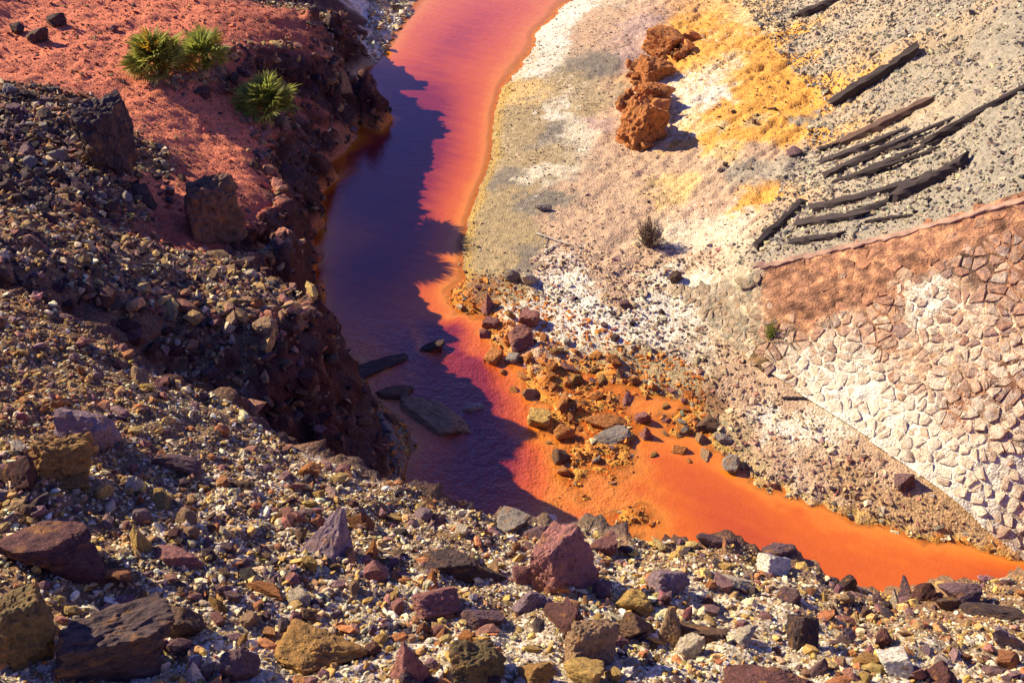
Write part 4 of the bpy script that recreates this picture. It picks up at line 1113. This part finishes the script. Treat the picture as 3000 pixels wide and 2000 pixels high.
for k in range(10):
    k2 = (k + 1) % 10
    df += [(k * 3, k2 * 3, k2 * 3 + 1, k * 3 + 1), (k * 3 + 1, k2 * 3 + 1, k2 * 3 + 2, k * 3 + 2)]
link('drain_pipe', mesh_np('drain_pipe', dv, df, M_trunk), wall)

# ---------------------------------------------------------------- old timbers on the grey slope
def timber(a, b, thick, seed, label, m, flat=.7, flare=1.0, bend=0.0, name='timber'):
    r_ = np.random.default_rng(seed)
    p, q = at(*a), at(*b)
    s = depth_of((p + q) / 2) / FPX
    w = thick * s * .64
    n = 14; L = np.linalg.norm(q - p)
    axis_ = (q - p) / L
    up = np.array([0, 0, 1.0]); side = np.cross(axis_, up); side /= np.linalg.norm(side); up = np.cross(side, axis_)
    clear = max(0, max(float(hz(*(p + (q - p) * t)[:2])) - (p + (q - p) * t)[2] for t in np.linspace(.05, .95, 12)))
    prof = [(-1, -.6), (-.9, .6), (-.35, 1), (.4, .95), (.95, .55), (1, -.65), (0, -1)]
    vs, fs = [], []
    offs = r_.normal(0, .10, (len(prof), 2))
    for j in range(n):
        t = j / (n - 1)
        sc = (1 + .16 * math.sin(j * 1.3 + seed) * r_.uniform(.3, 1)) * (.72 + .28 * math.sin(math.pi * min(1, t * 1.2 + .15))) * (1 + (flare - 1) * max(0, t - .75) * 4)
        c0 = axis_ * (t * L) + up * (w * flat * .55 + clear * .6) + side * (bend * L * math.sin(math.pi * t))
        for k, (x_, y_) in enumerate(prof):
            e = r_.normal(0, .13, 3)
            end = axis_ * (r_.uniform(-1, 1) * w * 1.4 if j in (0, n - 1) else 0)
            vs.append(c0 + side * w * sc * (x_ + offs[k, 0] + e[0]) + up * w * flat * sc * (y_ + offs[k, 1] + e[1]) + end)
    m_ = len(prof)
    F4 = [(j * m_ + k, j * m_ + (k + 1) % m_, (j + 1) * m_ + (k + 1) % m_, (j + 1) * m_ + k) for j in range(n - 1) for k in range(m_)]
    me = bpy.data.meshes.new('timber')
    me.from_pydata([tuple(x) for x in vs], [], F4 + [tuple(range(m_ - 1, -1, -1)), tuple((n - 1) * m_ + k for k in range(m_))])
    me.materials.append(m); me.update()
    o = link(name, me, None, p)
    tag(o, label, name, 'old timbers on the grey slope' if name == 'timber' else None)
TIM = [
 ((1827,44),(1940,-4),15,'dark timber cut by the top edge of the picture',M_wood,.8,1.0,.02),
 ((1923,240),(2106,124),24,'straight dark timber with a flared upper end, alone on the slope',M_wood,.8,1.5,-.01),
 ((1927,340),(2142,234),24,'brown timber lit along its top, uppermost of the tangled pile',M_wood2,.8,1.1,.0),
 ((1882,346),(1926,334),11,'short dark stub at the lower end of the brown lit timber',M_wood,.8,1.0,.0),
 ((1882,378),(2076,301),15,'thin ragged timber just below the brown lit timber',M_wood,.6,.8,.03),
 ((1901,404),(2190,276),18,'long ragged timber across the middle of the tangled pile',M_wood,.6,.7,-.02),
 ((2126,334),(2360,204),19,'long dark timber running out at the right edge',M_wood,.7,1.0,-.01),
 ((1919,420),(2146,348),17,'ragged plank lowest of the tangled pile',M_wood,.45,.8,.03),
 ((2052,462),(2222,376),28,'thick dark timber with a flared upper end near the wall coping',M_wood,.8,1.4,-.02),
 ((1862,483),(2098,420),22,'long decayed timber just left of the thick flared timber',M_wood,.6,.8,.04),
 ((1845,520),(1992,498),26,'broad rotten timber end lying close to the wall coping',M_wood,.6,.9,.02),
 ((1819,562),(1932,545),17,'short black timber lowest of all, touching the wall coping',M_wood,.7,.9,.0),
 ((1735,568),(1838,472),17,'steep dark timber pointing down to the wall tip',M_wood,.7,1.9,.0),
 ((1992,512),(2092,496),11,'thin dark stick beside the broad rotten timber end',M_wood,.6,.8,.0),
 ((1960,372),(2120,322),14,'short splintered plank in the heart of the tangled pile',M_wood,.5,.7,.02),
 ((1985,396),(2170,318),16,'dark splintered beam pressed against the long ragged timber',M_wood,.6,.8,.02),
 ((1950,500),(2075,452),18,'decayed beam between the long decayed timber and the broad rotten end',M_wood,.6,.8,.03),
]
for i, (a, b, th, lab, m, fl, fr, bd) in enumerate(TIM): timber(a, b, th, 60 + i, lab, m, fl, fr, bd)
timber((1797, 917), (1852, 917), 6, 99, 'thin dark rod lying at the foot of the stone wall', M_wood, .8, name='rod')
# ---------------------------------------------------------------- plants
def tube(vs, fs, path, radii, sides=4):
    base = len(vs)
    for j, p in enumerate(path):
        p = np.asarray(p, float)
        d = np.asarray(path[min(j + 1, len(path) - 1)], float) - np.asarray(path[max(j - 1, 0)], float)
        d /= np.linalg.norm(d) + 1e-9
        s = np.cross(d, (0.3, .2, 1)); s /= np.linalg.norm(s) + 1e-9; t = np.cross(d, s)
        for k in range(sides):
            a = 6.2832 * k / sides
            vs.append(p + radii[j] * (s * math.cos(a) + t * math.sin(a)))
    for j in range(len(path) - 1):
        for k in range(sides):
            fs.append((base + j * sides + k, base + j * sides + (k + 1) % sides, base + (j + 1) * sides + (k + 1) % sides, base + (j + 1) * sides + k))
def frond_mesh(seed, m, droop=.28):
    """fan leaf pointing along +X from the origin: stalk, then a fan of folded blades"""
    r_ = np.random.default_rng(seed)
    vs, fs = [], []
    st = r_.uniform(.22, .34)
    tube(vs, fs, [(0, 0, 0), (st * .5, 0, .02), (st, 0, .0)], [.007, .006, .005], 3)
    nb = 19
    for k in range(nb):
        a = (k / (nb - 1) - .5) * 3.3 + r_.normal(0, .05)
        L = r_.uniform(.22, .30) * (1 - .25 * abs(a) / 1.65)
        wv = .014
        d = np.array([math.cos(a), math.sin(a), .12 * math.cos(a)]); s = np.array([-math.sin(a), math.cos(a), 0])
        o = np.array([st, 0, 0])
        up = np.array([0, 0, 1.0])
        b = len(vs)
        dr = droop * r_.uniform(.4, 1.8)
        vs += [o, o + d * L * .55 + s * wv - up * dr * L * .3, o + d * L * .55 + up * (.012 - dr * L * .3), o + d * L * .55 - s * wv - up * dr * L * .3, o + d * L - up * dr * L]
        fs += [(b, b + 1, b + 2, b + 2), (b, b + 2, b + 3, b + 3), (b + 1, b + 4, b + 2, b + 2), (b + 2, b + 4, b + 3, b + 3)]
    me = bpy.data.meshes.new('frond')
    me.from_pydata([tuple(map(float, v)) for v in vs], [], [tuple(dict.fromkeys(f)) for f in fs])
    me.materials.append(m); me.update()
    return me
FR = {'g': [frond_mesh(k, M_frond) for k in range(5)], 'y': [frond_mesh(10 + k, M_frondy, .3) for k in range(3)], 'd': [frond_mesh(20 + k, M_frondd, .8) for k in range(4)]}
def palm(u, v, wpx, n, seed, label, yellow=.15, dead=14, scale=1.0):
    r_ = np.random.default_rng(seed)
    p = at(u, v); s = depth_of(p) / FPX
    rad = wpx * s / 2
    k0 = rad / .47
    root = link('dwarf_palm', None, None, p)
    tag(root, label, 'palm', 'dwarf palms on the red bank')
    vs, fs = [], []
    tube(vs, fs, [(0, 0, -.15), (0.01, 0, .05), (0, .01, .16)], [.10, .085, .05], 8)
    me = bpy.data.meshes.new('trunk'); me.from_pydata([tuple(map(float, q)) for q in vs], [], fs); me.materials.append(M_trunk); me.update()
    link('trunk', me, root)
    for j in range(n + dead):
        az = j * 2.399 + r_.normal(0, .3)
        if j < n:
            el = R(8 + 74 * ((j + .5) / n) ** .8 + r_.normal(0, 6)); t = 'y' if r_.uniform() < yellow else 'g'; sc = k0 * r_.uniform(.8, 1.1)
        else:
            el = R(r_.uniform(-38, -2)); t = 'd' if r_.uniform() < .8 else 'y'; sc = k0 * r_.uniform(.6, .9)
        fr = link('frond', FR[t][r_.integers(len(FR[t]))], root, (0, 0, .10 if j < n else .06))
        fr.rotation_euler = (r_.normal(0, .5), -el, az); fr.scale = (sc, sc, sc)
palm(368, 172, 160, 70, 1, 'large green dwarf palm with yellow flecks, left one on the red bank', .2, 26)
palm(474, 150, 128, 50, 2, 'smaller dwarf palm just right of the large palm, above the hollow', .14, 16)
palm(617, 268, 152, 60, 3, 'dull green dwarf palm on the lower red ledge above the cliff', .02, 20)

def twig_shrub(u, v, wpx, hpx, n, seed, name, label, m, cat):
    r_ = np.random.default_rng(seed)
    p = at(u, v); s = depth_of(p) / FPX
    W, Hh = wpx * s / 2, hpx * s
    root = link(name, None, None, p); tag(root, label, cat)
    vs, fs = [], []
    for k in range(5):
        a = r_.uniform(0, 6.28)
        tube(vs, fs, [(0, 0, -.05), (.2 * W * math.cos(a), .2 * W * math.sin(a), Hh * .3)], [.012, .007], 4)
    def mk(nm, vs, fs):
        me = bpy.data.meshes.new(nm); me.from_pydata([tuple(map(float, q)) for q in vs], [], fs); me.materials.append(m); me.update(); return link(nm, me, root)
    mk('stem', vs, fs)
    vs, fs = [], []
    for k in range(n):
        a = r_.uniform(0, 6.28); e = r_.uniform(.1, 1.45); L = r_.uniform(.5, 1.0)
        d = np.array([math.cos(a) * math.cos(e) * W, math.sin(a) * math.cos(e) * W, math.sin(e) * Hh]) * L
        b0 = d * r_.uniform(0, .35)
        mid = (b0 + d) / 2 + r_.normal(0, .04, 3)
        tube(vs, fs, [b0, mid, d], [.006, .0045, .002], 3)
        for _ in range(3):
            e2 = mid + (d - mid) * r_.uniform(0, 1); tube(vs, fs, [e2, e2 + r_.normal(0, .07, 3) + np.array([0, 0, .03])], [.004, .0015], 3)
    mk('twigs', vs, fs)
twig_shrub(1490, 565, 82, 92, 150, 4, 'dry_shrub', 'dry brown twiggy shrub alone on the pink right shore', M_twig, 'shrub')
twig_shrub(1768, 778, 30, 46, 45, 5, 'weed', 'small green weed growing out of the corner of the stone wall', M_weed, 'weed')
def branch(a, b, seed, label):
    r_ = np.random.default_rng(seed)
    p, q = at(*a), at(*b); L = np.linalg.norm(q - p)
    vs, fs = [], []
    n = 8
    path = [p + (q - p) * t + np.array([0, 0, .03]) + r_.normal(0, .02 * L, 3) * np.array([1, 1, .3]) for t in np.linspace(0, 1, n)]
    tube(vs, fs, [x_ - p for x_ in path], list(np.linspace(.02, .008, n)), 5)
    for k in (2, 4, 5):
        tube(vs, fs, [path[k] - p, path[k] - p + r_.normal(0, .1 * L, 3) * np.array([1, 1, .2]) + (q - p) * .2], [.010, .004], 4)
    me = bpy.data.meshes.new('branch'); me.from_pydata([tuple(map(float, x_)) for x_ in vs], [], fs); me.materials.append(M_bleach); me.update()
    o = link('branch', me, None, p); tag(o, label, 'branch', 'bleached branches on the shore')
branch((1232, 540), (1312, 566), 1, 'bleached white branch on the shore, upper one of two')
branch((1250, 585), (1290, 556), 2, 'bleached white branch on the shore, lower one of two')
